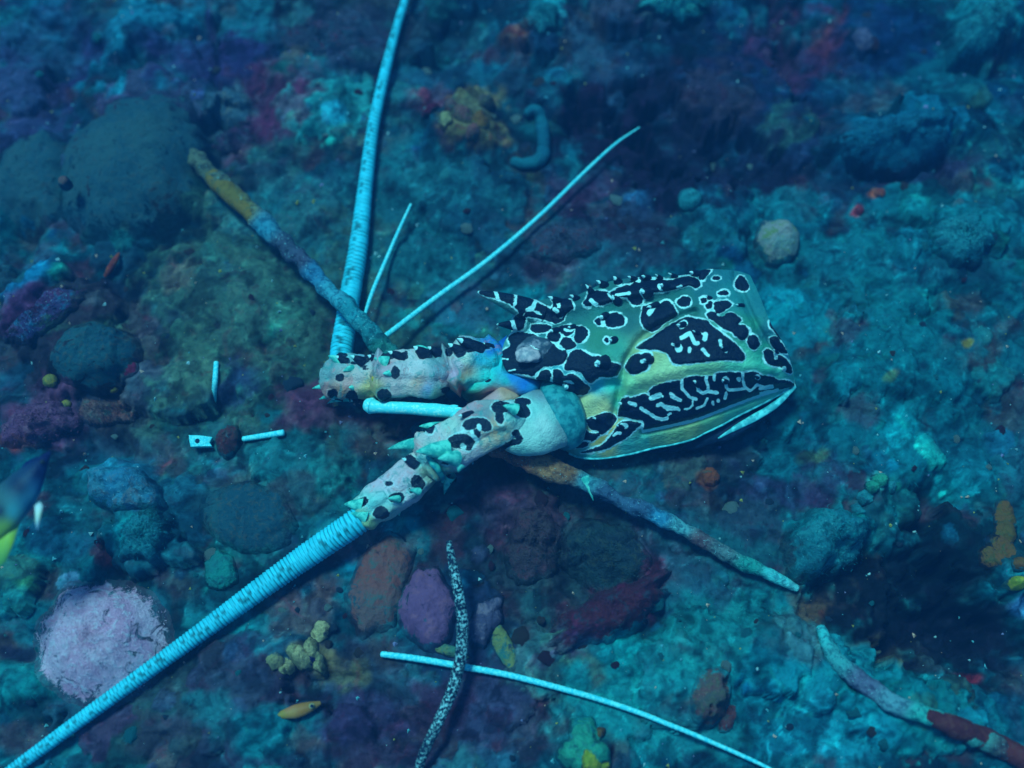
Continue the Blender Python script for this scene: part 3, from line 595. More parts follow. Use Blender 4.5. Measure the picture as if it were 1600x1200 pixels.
def groove(pts, w, d):
    g = np.full(cx_.shape, 1e9)
    q = catmull(np.array(pts, float), 30)
    for a, b in zip(q[:-1], q[1:]): g = np.minimum(g, seg_dist(cx_, cy_, a, b))
    return d * np.exp(-(g / w) ** 2)
hh -= groove([(958,655),(966,620),(973,590),(978,566),(990,545),(1010,522),(1050,500),(1085,488)], 7, 0.0043)
hh -= groove([(880,650),(905,622),(935,606),(960,600)], 8, 0.0029)
hh -= groove([(1148,428),(1160,460),(1178,500),(1200,540),(1216,572)], 6, 0.0029)
hh -= groove([(1005,676),(1060,664),(1110,648),(1170,626),(1225,606)], 5, 0.0032)
hh += groove([(985,600),(1050,582),(1120,570),(1200,580)], 16, 0.0032)
hh += groove([(860,480),(930,470),(1000,455),(1080,440)], 9, 0.0032)
hh -= groove([(870,500),(930,500),(985,478),(1060,470)], 12, 0.0029)
hh += .0006 * fbm(cx_ / 16, cy_ / 16, oct=3, seed=31)
sd0 = poly_sd(cx_, cy_, BLOTCH); hh += .0011 * (1 - sstep(sd0, -5, 3))
cw = P(cx_, cy_, hh)
def rim_rows(edge, inn, n=6):
    return [edge + inn(k / n) for k in range(1, n + 1)]
top = rim_rows(cw[:, -1], lambda u: np.stack([np.zeros(NS), .0055 * math.sin(math.pi * u * .9) + np.zeros(NS), -(cw[:, -1, 2] - .003) * u], -1), 14)
bot = rim_rows(cw[:, 0], lambda u: np.stack([np.zeros(NS), .009 * u + np.zeros(NS), -(.004 * math.sin(u * 1.5)) + np.zeros(NS)], -1), 6)
full = np.concatenate([np.stack(bot[::-1], 1), cw, np.stack(top, 1)], 1)
nt2 = full.shape[1]
rear = rim_rows(full[-1], lambda u: np.array([.0022 * math.sin(u * 3.0) - .010 * u * u, 0, -.016 * u]), 8)
front = rim_rows(full[0], lambda u: np.array([.012 * u * u, 0, -.012 * u]), 6)
full = np.concatenate([np.stack(front[::-1], 0), full, np.stack(rear, 0)], 0)
full[..., 2] = np.maximum(full[..., 2], .002)
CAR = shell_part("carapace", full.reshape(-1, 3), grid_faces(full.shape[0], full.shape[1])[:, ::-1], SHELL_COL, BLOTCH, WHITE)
so = CAR.modifiers.new("thickness", 'SOLIDIFY'); so.thickness = .0009; so.offset = -1

def car_h(px, py):
    d = (cx_ - px) ** 2 + (cy_ - py) ** 2; return float(hh.ravel()[d.argmin()])

def cone(a, b, r, n=10, m=9, curve=.12, pw=.8):
    """curved thorn from world a (base) to b (tip)"""
    a, b = np.array(a), np.array(b); L = np.linalg.norm(b - a)
    u = np.linspace(0, 1, m)[:, None]
    path = a + (b - a) * u; path[:, 2] += L * curve * np.sin(u[:, 0] * math.pi)
    v, f = tube_geo(path, r * (1 - u[:, 0] * .97) ** pw, n, cap=False)
    return v, f

def thorn(name, bx, by, bh, tx, ty, th, r, cols, polys, whites, parent, mat=None, rim=1.0, **kw):
    v, f = cone(P(bx, by, bh), P(tx, ty, th), r * PXM, **kw)
    o = shell_part(name, v, f, cols, polys, whites, mat, rim); o.parent = parent; o.location = (0, 0, 0)
    return o

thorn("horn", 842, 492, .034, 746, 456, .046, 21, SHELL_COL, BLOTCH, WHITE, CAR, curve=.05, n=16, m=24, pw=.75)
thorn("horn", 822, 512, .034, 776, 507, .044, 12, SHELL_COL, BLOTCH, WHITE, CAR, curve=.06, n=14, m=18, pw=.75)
NAVY = [('P', [(0,0),(1600,0),(1600,1200),(0,1200)])]
SP = [(872,472,858,463,6),(902,468,890,462,6),(925,458,915,447,6),(945,447,934,441,6),(966,442,957,434,6),(992,438,980,430,5),(1012,436,1003,429,5),(1032,436,1022,430,5),(1055,434,1046,428,5),(1088,430,1079,425,5),
      (1012,458,1000,455,7),(1026,478,1013,482,7),(946,496,937,497,6),(965,470,955,466,6),(1040,448,1030,447,5),(960,532,951,530,5),(1068,508,1058,506,4),(1060,540,1050,537,4),(1092,522,1082,519,4),(1132,545,1124,541,4),(945,566,930,567,7),(1016,562,1003,564,5),(890,604,880,606,6),(870,518,860,516,5),(875,488,866,484,6),(896,512,888,511,5),(1110,467,1102,464,4),(1160,478,1152,475,4),(1215,550,1209,547,3),
      (978,634,968,630,4),(1040,622,1031,618,4),(1092,600,1084,596,4),(1134,596,1126,592,4),(1184,590,1176,587,3),(972,668,962,664,4),(938,656,928,654,4)]
for bx, by, tx, ty, r in SP:
    r = r * random.uniform(.7, 1.25); tx += random.uniform(-3, 2); ty += random.uniform(-3, 2)
    hb = car_h(bx, by)
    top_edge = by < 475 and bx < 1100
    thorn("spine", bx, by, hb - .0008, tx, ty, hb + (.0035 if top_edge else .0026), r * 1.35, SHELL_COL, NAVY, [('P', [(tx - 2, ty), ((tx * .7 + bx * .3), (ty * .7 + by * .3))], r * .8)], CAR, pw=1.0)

# the pale rear hem and the folded underside below the flank, painted dark for its shade
def tube_px(name, pts, rads, nseg=14, n=40, flat=1.0, cols=PED_COL, polys=(), whites=(), mat=None, rim=.8, lump=0.0, seed=0, parent=None, sd_off=0.0, keel=0.0):
    """pts: (px, py, height in mm); rads in design px"""
    q = catmull(np.array(pts, float), n); r = np.interp(np.linspace(0, 1, n), np.linspace(0, 1, len(rads)), rads)
    if len(rads) == len(pts):
        d = np.r_[0, np.cumsum(np.hypot(*np.diff(np.array(pts, float)[:, :2], axis=0).T))]; r = np.interp(np.linspace(0, d[-1], n), d, rads)
    w = P(q[:, 0], q[:, 1], q[:, 2] * .001)
    v, f = tube_geo(w, r * PXM, nseg, flat)
    if lump:
        c = np.repeat(np.vstack([w[:1], w[:1], w, w[-1:], w[-1:]]), nseg, 0); dn = v - c
        k = lump * fbm(v[:, 0] * 190, v[:, 1] * 190, v[:, 2] * 190, oct=4, seed=seed)
        if keel:
            th = np.tile(np.arange(nseg) / nseg * 2 * math.pi, len(v) // nseg); al = np.repeat(np.linspace(0, 1, len(v) // nseg), nseg)
            q5 = 2 * math.pi / 6; ph_ = np.mod(th + .5 * al + seed * .37, q5) - q5 / 2
            k = k + .75 * (math.cos(q5 / 2) / np.cos(ph_) - .93) + .12 * np.exp(-((al - .94) / .03) ** 2) * (1 + .8 * np.sin(th * 2 + seed)) - .14 * np.exp(-((al - .86) / .05) ** 2) - .12 * np.exp(-((al - .12) / .05) ** 2) + .06 * np.sin(al * 11 + seed + 2 * np.cos(th)) - .24 * np.exp(-((th - .95 - .5 * (al - .5)) / .16) ** 2) + .10 * np.exp(-((th - .55) / .2) ** 2) - .16 * np.exp(-((th - 2.2 + .6 * (al - .5)) / .14) ** 2) * (al > .2)
        v = v + dn * k[:, None]
    return shell_part(name, v, f, cols, polys, whites, mat, rim, parent, sd_off)

M_HEM = mat_plain("pale shell hem", A(40, 150, 165), A(70, 205, 215), 300, .45)
M_UNDER = mat_plain("shade painted shell underside", A(4, 22, 46), A(8, 34, 62), 300, .6)  # shade under the flank put into the colour of underside and spines
rq = bN[20:-6:4]; rh = hh[20:-6:4, 0]
v, f = tube_geo(P(rq[:, 0], rq[:, 1] + .5, rh), 1.8 * PXM * (1 + .4 * fbm(rq[:, 0] / 9, rq[:, 1] / 9, oct=2, seed=2)), 8)
put_under(mesh_obj("lower_rim", v, f, M_HEM), lob)
tube_px("rear_hem", [(1122,684,12),(1150,668,14),(1180,652,16),(1212,632,18),(1242,604,20)], [2,4.5,6,5.5,3], mat=M_HEM, flat=.6)
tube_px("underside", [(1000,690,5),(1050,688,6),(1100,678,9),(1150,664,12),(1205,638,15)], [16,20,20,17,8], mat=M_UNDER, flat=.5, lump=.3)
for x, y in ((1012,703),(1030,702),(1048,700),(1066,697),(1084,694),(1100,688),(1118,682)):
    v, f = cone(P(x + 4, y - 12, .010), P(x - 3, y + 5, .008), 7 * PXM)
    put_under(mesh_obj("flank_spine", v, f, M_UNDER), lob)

# eye, half sunk and cloudy
M_EYE = mat_plain("cloudy eye", A(36, 66, 84), A(92, 122, 140), 260, .25, .0006, .45, .62, .5)
M_EYEP = mat_plain("pale torn eye membrane", A(96, 128, 146), A(140, 165, 178), 300, .4)
def icosphere(sub):
    import bmesh
    bm = bmesh.new(); bmesh.ops.create_icosphere(bm, subdivisions=sub, radius=1.0)
    v = np.array([x.co[:] for x in bm.verts]); f = np.array([[q.index for q in p.verts] for p in bm.faces]); bm.free()
    return v, f
ICO = {k: icosphere(k) for k in (2, 3, 4, 5)}
def lumpy(sub, rad, amp, freq, seed, oct=4, ridged=False):
    v, f = ICO[sub]
    d = 1 + amp * fbm(v[:, 0] * freq, v[:, 1] * freq, v[:, 2] * freq, oct=oct, seed=seed, ridged=ridged)
    return v * d[:, None] * np.asarray(rad), f
v, f = lumpy(4, np.array([29, 23, 17]) * PXM, .25, 1.7, 41)
eye = put_under(mesh_obj("eye", v + P(839, 550, .040), f, M_EYE), lob)
v, f = lumpy(3, np.array([17, 13, 5]) * PXM, .5, 1.6, 44)
put_under(mesh_obj("membrane", v + P(825, 554, .0462), f, M_EYEP), lob).parent = eye
bpy.data.objects["membrane"].location = (0, 0, 0)

# turquoise plate and blue skin between the eyes and the feelers
PLATE_COL = [(785,530,A(16,100,200)),(765,545,A(14,110,195)),(750,560,A(20,170,200)),(775,565,A(20,190,205)),(760,590,A(20,200,200)),(735,600,A(30,205,195)),(790,595,A(30,170,185)),(800,590,A(24,130,215)),(820,600,A(20,120,215)),(830,605,A(20,130,200)),(790,612,A(130,140,140)),(740,620,A(60,110,90)),(720,590,A(100,100,40)),(845,610,A(16,120,145)),(770,620,A(180,165,170))]
PLATE_POLY = [('E', ell(1445,500,28,20)), ('E', ell(1370,430,16))]
def plate(name, outline, hmid, hedge, cols, polys=()):
    o = np.array(outline, float); c = o.mean(0); q = catmull(np.vstack([o, o[:1]]), 73)[:-1]
    k = np.linspace(0.0, 1.0, 14)
    g = c[None, None] + (q[None] - c) * k[:, None, None]
    h = hedge + (hmid - hedge) * np.sqrt(np.clip(1 - k ** 2, 0, 1))[:, None] + .0006 * fbm(g[..., 0] / 14, g[..., 1] / 14, oct=3, seed=51)
    w = P(g[..., 0], g[..., 1], h)
    skirt = w[-1] + np.array([0, 0, -.01])
    w = np.concatenate([w, skirt[None]], 0)
    return shell_part(name, w.reshape(-1, 3), grid_faces(15, 72, True)[:, ::-1], cols, polys, [], rim=0.0)
plate("feeler_plate", [(792,524),(770,540),(748,556),(728,575),(718,600),(735,618),(770,612),(800,618),(835,618),(852,600),(830,588),(800,580),(790,560)], .036, .026, PLATE_COL, PLATE_POLY)
plate("base_web", [(748,628),(770,612),(785,600),(800,608),(812,622),(790,634),(765,640)], .036, .028, [(770,620,A(175,150,160)),(800,618,A(190,160,140)),(775,632,A(200,185,190)),(790,608,A(190,150,130))])

# right-hand feeler base (upper in the picture) and left-hand one (lower), three joints each
R3 = tube_px("feeler_joint", [(618,582,24),(598,586,24),(582,588,25),(558,588,24),(534,590,23),(513,592,20)], [22,27,33,32,36,27], 40, 90, .85, PED_COL, PEDSPOT, PEDWHITE, rim=.15, lump=.12, seed=61, keel=.17)
R2 = tube_px("feeler_joint", [(720,574,26),(692,582,28),(668,585,31),(640,586,31),(612,588,31),(594,590,30)], [22,29,38,35,39,37], 40, 90, .85, PED_COL, PEDSPOT, PEDWHITE, rim=.15, lump=.12, seed=62, keel=.17)
R1 = tube_px("feeler_joint", [(775,558,28),(750,566,30),(726,572,31),(703,580,30)], [34,38,39,34], 40, 60, .8, PED_COL + PLATE_COL, PEDSPOT, PEDWHITE, rim=.2, lump=.14, seed=63, keel=.17)
L1 = tube_px("feeler_joint", [(876,648,22),(855,655,28),(830,664,30),(806,668,30),(785,672,26)], [44,48,47,42,28], 40, 60, .68, PED_COL, PEDSPOT, PEDWHITE, mat=M_SHELL, rim=.5, lump=.05, seed=64)
L2 = tube_px("feeler_joint", [(808,648,35),(780,658,37),(750,672,35),(712,692,33),(688,707,31),(668,718,28)], [26,35,38,36,39,33], 40, 90, .85, PED_COL, PEDSPOT, PEDWHITE, rim=.6, lump=.12, seed=65, keel=.17)
L3 = tube_px("feeler_joint", [(712,698,24),(672,727,24),(635,754,25),(606,776,23),(585,792,21),(564,808,18)], [20,26,30,27,30,22], 40, 90, .85, PED_COL, PEDSPOT, PEDWHITE, rim=.35, lump=.1, seed=66, keel=.17)
# swollen rims and folded skin at the joints
M_OLIVE = mat_plain("olive joint skin", A(70, 120, 60), A(150, 160, 60), 300, .5)
M_PINK = mat_plain("pink white joint rim", A(150, 135, 165), A(205, 200, 205), 300, .5)
M_TEALJ = mat_plain("teal joint skin", A(14, 110, 130), A(40, 170, 165), 260, .5)
def joint_rim(pts, r, mat, par):
    q = catmull(np.array(pts, float), 26); rr = r * np.sin(np.linspace(.25, math.pi - .25, 26)) ** .5
    v, f = tube_geo(P(q[:, 0], q[:, 1], q[:, 2] * .001 - .0012), rr * PXM, 10)
    v = v + (.0008 * fbm(v[:, 0] * 200, v[:, 1] * 200, v[:, 2] * 200, oct=2, seed=r))[:, None] * np.array([.6, .6, 1])
    o = put_under(mesh_obj("joint_rim", v, f, mat), lob); o.parent = par; o.location = (0, 0, 0)
for pts, r, m_, par in (([(600,556,30),(590,572,36),(586,592,37),(588,610,33),(592,622,26)], 5, M_OLIVE, R2), ([(655,700,31),(668,712,38),(680,728,40),(690,742,34),(692,752,26)], 5, M_TEALJ, L2)):
    joint_rim(pts, r, m_, par)
# teal collar round the left-hand base
M_COLLAR = mat_plain("teal shell collar", A(14, 104, 120), A(34, 140, 152), 260, .45)
tube_px("collar", [(892,640,22),(884,643,23),(874,647,24),(864,650,25),(858,652,25)], [40,52,56,54,44], 48, 30, .86, mat=M_COLLAR, lump=.05, seed=67)
M_THORN = mat_plain("turquoise thorn", A(30, 150, 150), A(70, 200, 190), 300, .45)
def pthorn(par, bx, by, bh, tx, ty, th, r):
    v, f = cone(P(bx, by, bh), P(tx, ty, th), r * PXM)
    o = put_under(mesh_obj("spine", v, f, M_THORN), lob); o.parent = par; o.location = (0, 0, 0)
for q in ((R3,526,604,.022,488,607,.018,9),(R3,534,616,.018,499,624,.012,8),(R3,546,620,.016,512,630,.009,8),(R3,534,566,.028,513,556,.030,9),(R3,562,563,.031,546,556,.034,7),
          (R2,604,566,.036,584,560,.037,10),(R2,616,584,.038,598,584,.041,8),(R2,664,550,.034,650,540,.034,9),(R3,555,606,.027,545,606,.031,6),(R3,552,576,.030,536,580,.033,7),
          (L2,690,668,.032,655,666,.030,9),(L2,660,694,.030,606,702,.022,12),(L2,696,704,.042,650,706,.046,16),(L2,712,716,.042,684,717,.048,12),(L2,704,742,.024,694,772,.010,9),(L3,622,786,.024,624,806,.012,8),
          (L3,566,790,.024,538,788,.022,11),(L3,654,768,.034,640,766,.037,6),(L3,622,780,.030,606,779,.034,6),(L2,720,726,.040,716,738,.038,8),(L1,806,640,.046,786,634,.048,9),(L3,572,808,.024,548,802,.024,9)):
    pthorn(*q)

for par, bx, by, bh, tx, ty, th_, r in ((R2,628,560,.036,606,549,.040,10),(R2,664,556,.036,646,541,.040,12),(R2,684,552,.034,668,542,.038,9),(R1,722,552,.038,700,537,.040,11),(R1,748,548,.036,714,529,.042,14),(R1,768,546,.034,752,536,.038,9),(R3,566,566,.032,548,556,.036,9),(R3,590,564,.032,574,555,.036,9),(R3,540,566,.030,524,556,.032,8),
        (L2,664,690,.030,640,699,.028,11),(L2,694,668,.034,668,671,.032,10),(L2,738,650,.040,716,650,.044,9),(L3,650,728,.032,628,716,.032,9),(L2,706,748,.022,700,760,.014,8),(R3,536,620,.016,518,624,.014,8),(R3,560,620,.016,546,628,.012,9)):
    thorn("dark_spine", bx, by, bh, tx, ty, th_, r, PED_COL, NAVY, [('P', [(tx - 3, ty), (tx + (bx - tx) * .12, ty + (by - ty) * .12)], r * .6)], par, rim=0.0, pw=.9)

# the two long ringed feelers
def ringed(name, pts, rads, ring_px, mat, amp=.13, nseg=16):
    p = np.array(pts, float); d = np.r_[0, np.cumsum(np.hypot(*np.diff(p[:, :2], axis=0).T))]
    n = int(d[-1] / ring_px * 6); q = catmull(p, n); sx = np.linspace(0, d[-1], n)
    r = np.interp(sx, d, rads)
    ph = sx / ring_px + .12 * np.sin(sx / 23) + .2 * np.sin(sx / 61)
    w = P(q[:, 0], q[:, 1], q[:, 2] * .001)
    v, f = tube_geo(w, r * PXM, nseg)
    c = np.repeat(np.vstack([w[:1], w[:1], w, w[-1:], w[-1:]]), nseg, 0); n2 = len(v) // nseg
    th = np.tile(np.arange(nseg), n2); half = (th >= 5) & (th < 13)
    p2 = np.repeat(np.r_[0, 0, ph, ph[-1], ph[-1]], nseg) + .5 * half + .04 * fbm(v[:, 0] * 300, v[:, 1] * 300, oct=2, seed=3)
    fr = p2 - np.floor(p2); idx = np.floor(p2).astype(int) % 997 * 2 + half
    rr = np.random.default_rng(int(pts[0][0])).uniform(.84, 1.1, 2200)[idx]
    v = v + (v - c) * (amp * (fr - .5) * rr)[:, None]
    col = np.array(A(34, 190, 222))[None] * (rr * np.where(fr < .26, .45, 1.0))[:, None]
    gap = (np.random.default_rng(int(pts[0][0]) + 1).random(2200)[idx] < .22) & ((th == 4) | (th == 5))
    col = np.clip(np.where(gap[:, None], col * .3, col), 0, .9)
    return put_under(mesh_obj(name, v, f, mat, col=col), lob)
M_FEEL = mat_vcol("ringed feeler", .5, 260, (.55, .72, .75), .5, .0003)
gz = lambda x, y, r: 1000 * (float(PG(x, y)[2]) + r * PXM) + 1.0
ringed("feeler", [(578,800,19),(545,824,18),(480,868,max(12, gz(480,868,19))),(400,925,max(10, gz(400,925,17))),(300,998,max(9, gz(300,998,14))),(180,1085,max(8, gz(180,1085,11))),(60,1173,max(6, gz(60,1173,10))),(-60,1262,8)], [20,19,18,15.5,12.5,10.5,9,7.5], 6.5, M_FEEL)
ringed("feeler", [(532,575,18),(534,545,15),(541,500,12),(549,450,max(10, gz(549,450,15))),(560,385,max(9, gz(560,385,15))),(571,290,max(8, gz(571,290,12))),(583,200,max(8, gz(583,200,10))),(600,120,max(8, gz(600,120,8))),(618,50,max(8, gz(618,50,7))),(640,-20,10),(668,-90,12)], [17,17,16,16,15,12,10,9,7.5,6.5,5], 6.0, M_FEEL)
# stub of the small feeler lying between the two bases
M_STUB = mat_plain("pale feeler stub", A(60, 205, 220), A(120, 225, 228), 700, .5, .0002, .5, .66)
tube_px("small_feeler", [(571,632,26),(580,634,26),(592,636,27),(640,638,30),(680,641,32),(705,643,33),(722,646,34)], [9,13,9,9,10,9,5], 16, 60, 1, mat=M_STUB, lump=.06, seed=70)
for dx, dy in ((-6, -9), (3, 8), (8, -3)):
    v, f = cone(P(706, 643 + dy * .5, .033), P(722 + dx, 643 + dy, .035), 6 * PXM); put_under(mesh_obj("torn_tip", v, f, M_STUB), lob)

# ------------------------------------------------------------------ feelers and sticks lying about
def lay_tube(name, pts, rads, mat, label, cat, group=None, lift=1.0, nseg=10, n=60, lump=0.0, seed=0, col=None, freq=150, ring=0.0, hts=None):
    """pts in design px; each lies on the bed unless heights (mm) are given"""
    p = np.array(pts, float)
    hs = [1000 * float(PG(x, y)[2]) + rads[min(i, len(rads) - 1)] * PXM * 1000 * lift for i, (x, y) in enumerate(pts)] if hts is None else hts
    q = catmull(np.c_[p, hs], n); d = np.r_[0, np.cumsum(np.hypot(*np.diff(p, axis=0).T))]
    r = np.interp(np.linspace(0, d[-1], n), d, rads)
    if ring: r = r * (1 + ring * (np.arange(n) % 3 - 1))
    w = P(q[:, 0], q[:, 1], q[:, 2] * .001)
    v, f = tube_geo(w, r * PXM, nseg)
    if lump:
        c = np.repeat(np.vstack([w[:1], w[:1], w, w[-1:], w[-1:]]), nseg, 0)
        v = v + (v - c) * (lump * fbm(v[:, 0] * freq, v[:, 1] * freq, v[:, 2] * freq, oct=4, seed=seed))[:, None]
    vc = None
    if col is not None:
        px, py = to_px(v); vc = idw(px, py, col, 4)
    o = mesh_obj(name, v, f, mat, col=vc); set_origin(o, w[0] - np.array([0, 0, r[0] * PXM]))
    if label: tag(o, label, cat, group)
    return o
M_FIL = mat_plain("pale filament", A(34, 186, 212), A(80, 214, 226), 900, .5, .0001)
G_F = "broken pale feeler filaments"
def hmm(x, y, up): return 1000 * float(PG(x, y)[2]) + up
def span(pts, up, k=.012):
    """heights of a stiff rod resting on the highest points below it"""
    h = [hmm(x, y, up) for x, y in pts]; return [max(hj - k * abs(x - pts[j][0]) for j, hj in enumerate(h)) for x, y in pts]
lay_tube("feeler_filament", [(601,526),(680,466),(760,408),(840,340),(910,272),(960,226),(999,199)], [4.4,4.3,4,3.6,3,2.4,1.2], M_FIL, "long thin turquoise feeler filament slanting up right from beside the lobster's feeler base", "feeler", G_F, hts=[14,12,11,9,8,8,8], ring=.05, n=150)
lay_tube("feeler_filament", [(570,492),(582,456),(604,404),(624,358),(642,319)], [2.6,3.4,3.2,2.8,2.2], M_FIL, "short thin turquoise filament close right of the upright ringed feeler", "feeler", G_F, hts=[13,13,13,13,13], ring=.05, n=80)
lay_tube("feeler_filament", [(596,1022),(650,1029),(720,1041),(800,1056),(900,1082),(950,1097),(1000,1114),(1045,1132),(1090,1150),(1180,1190),(1230,1216)], [4.4,4.8,4.8,4.5,4.2,4,3.8,3.6,3.4,2.8,1.6], M_FIL, "long thin turquoise filament curving along the lower edge, crossed by a speckled whip", "feeler", G_F, hts=span([(596,1022),(650,1029),(720,1041),(800,1056),(900,1082),(950,1097),(1000,1114),(1045,1132),(1090,1150),(1180,1190),(1230,1216)], 2.6), ring=.05, n=200)
lay_tube("feeler_filament", [(338,566),(336,596),(334,628)], [4,4.4,4], M_FIL, "short upright turquoise stick on the smooth grey rock", "feeler", G_F, lift=1.4, n=30)
lay_tube("feeler_filament", [(380,686),(412,681),(443,676)], [4.2,4.6,5], M_FIL, "short level turquoise stick right of a small red brown lump", "feeler", G_F, lift=1.4, n=30)
fo = np.array([(296,681),(312,680),(331,682),(326,690),(330,696),(312,697),(299,699),(297,690)], float); fh = float(PG(312, 689)[2])
tp = P(fo[:, 0], fo[:, 1], fh + .0048); tp[:, 2] += .0012 * np.sin(fo[:, 0] / 9); bt = tp - np.array([0, 0, .0026]); n_ = len(fo)
o = mesh_obj("shell_fragment", np.vstack([tp, bt]), [tuple(range(n_))[::-1], tuple(range(n_, 2 * n_))] + [(i, (i + 1) % n_, n_ + (i + 1) % n_, n_ + i) for i in range(n_)], M_FIL, smooth=False)
tag(set_origin(o, tp.mean(0) - np.array([0, 0, .0026])), "small squared white shell fragment with a dark hole left of a red brown lump", "shell fragment")
v, f = lumpy(2, np.array([4, 4, 1.6]) * PXM, .1, 2, 82)
M_DARK = mat_plain("dark pit", A(8, 30, 60), A(12, 40, 70), 300, .8)
q = P(308, 689, fh + .0050); h_ = mesh_obj("pit", v + q, f, M_DARK); put_under(h_, o)

# speckled whip
def mat_whip():
    m, t, b = new_mat("speckled whip")
    p = world_pos(t); n1 = noise(t, 950, 2, .5, p, .4); n2 = noise(t, 25, 2, .5, p)
    c = mixc(t, math_(t, 'MULTIPLY', ramp(t, n1, .50, .60), ramp(t, n2, .35, .6, .5, .95)), A(8, 28, 52), A(105, 195, 210))
    t.links.new(c, b.inputs["Base Color"]); b.inputs["Roughness"].default_value = .7; b.inputs["Specular IOR Level"].default_value = .1
    bump(t, b, n1, .5, .0005); return m
lay_tube("sea_whip", [(701,846),(708,885),(717,930),(723,980),(719,1030),(706,1080),(684,1130),(664,1172),(650,1215),(640,1260)], [4,6.5,7.5,8.5,8.5,8,7.5,7,6,5], mat_whip(), "curved black whip speckled white, standing over the long thin filament", "sea whip", hts=[30,28,24,20,17,13,10,6,3,1], lump=.1, seed=83, nseg=14, n=110)

# the long crusted stick that runs under the lobster
M_ENC = mat_vcol("crusted stick", .8, 330, (.3, .3, .4), .8, .0016, A(90, 185, 200))
SC = [(330,275,A(60,90,80)),(380,330,A(80,100,60)),(410,355,A(30,120,150)),(440,385,A(40,68,92)),(470,405,A(42,64,90)),(490,425,A(30,110,150)),(520,455,A(40,140,165)),(545,480,A(24,130,150)),(575,512,A(22,115,130)),(600,545,A(26,112,112)),
      (700,640,A(40,80,80)),(810,718,A(112,82,68)),(850,728,A(120,110,80)),(890,738,A(90,80,60)),(915,750,A(40,130,150)),(945,775,A(38,80,112)),(1000,800,A(38,82,116)),(1030,812,A(30,120,160)),(1060,825,A(60,150,165)),(1090,850,A(64,66,78)),(1130,860,A(60,110,120)),(1170,885,A(20,130,130)),(1215,905,A(50,180,190)),(1245,920,A(70,190,200)),
      (1262,945,A(60,90,80)),(1285,985,A(40,170,180)),(1310,1025,A(40,140,150)),(1350,1065,A(60,90,120)),(1400,1100,A(60,130,150)),(1440,1118,A(30,150,150)),(1500,1140,A(40,130,130)),(1600,1190,A(60,60,70))]
stick_px = [(296,236),(330,272),(400,340),(460,398),(520,458),(565,505),(605,550),(660,605),(730,670),(800,713),(860,732),(910,752),(960,778),(1040,812),(1120,858),(1190,893),(1246,920)]
stick_h = [10,12,16,21,26,28,22,14,10,14,15,15,14,11,8,5,2]
stick_h = [max(h, hmm(x, y, 2.0 if x < 1200 else -.5)) if x > 1000 else h for (x, y), h in zip(stick_px, stick_h)]
stick = lay_tube("crusted_stick", stick_px, [13,15,15,14,14,15,16,15,15,13,15,14,13,12,11,9,6], M_ENC,
         "long thin stick crusted purple, brown and turquoise, running slantwise under the lobster shell", "stick", hts=stick_h, lump=.85, seed=84, nseg=20, n=420, col=SC, freq=95)
strand = lay_tube("crusted_strand", [(1282,980),(1296,1012),(1330,1052),(1380,1088),(1440,1116),(1510,1144),(1580,1176),(1660,1215)], [6,10,12,12,11,11,11,10], M_ENC, "crusted strand with a dark red end, in the lower right corner below the dark hole", "stick", lift=1.1, lump=.85, seed=88, nseg=20, n=240, col=SC, freq=95)
M_YEL = mat_rock("olive yellow sponge", [A(78, 90, 46), A(88, 94, 48), A(56, 84, 62)], 260, None, .0008)
M_RED = mat_rock("dark red sponge", [A(70, 40, 44), A(60, 34, 42), A(70, 50, 52)], 300, None, .0008)
for pts, hs, r, m_, lab in (([(316,258),(340,284),(368,310),(404,344)], [11,13,14.5,16.5], [8,15,16,12], M_YEL, "olive yellow sponge sleeve"), ([(1448,1118),(1490,1135),(1550,1161),(1610,1190),(1650,1209)], [hmm(x, y, 5.0) for x, y in ((1448,1118),(1490,1135),(1550,1161),(1610,1190),(1650,1209))], [9,15,15.5,15,14], M_RED, "dark red sponge sleeve")):
    s_o = lay_tube("sponge_sleeve", pts, r, m_, None, None, hts=hs, lump=.25, seed=85, nseg=16, n=60)
    s_o["label"] = lab; put_under(s_o, stick if m_ is M_YEL else strand)
v, f = cone(P(914, 746, .018), P(927, 782, .014), 7 * PXM)
put_under(set_origin(mesh_obj("pale_spur", v, f, M_THORN), stick.location), stick)

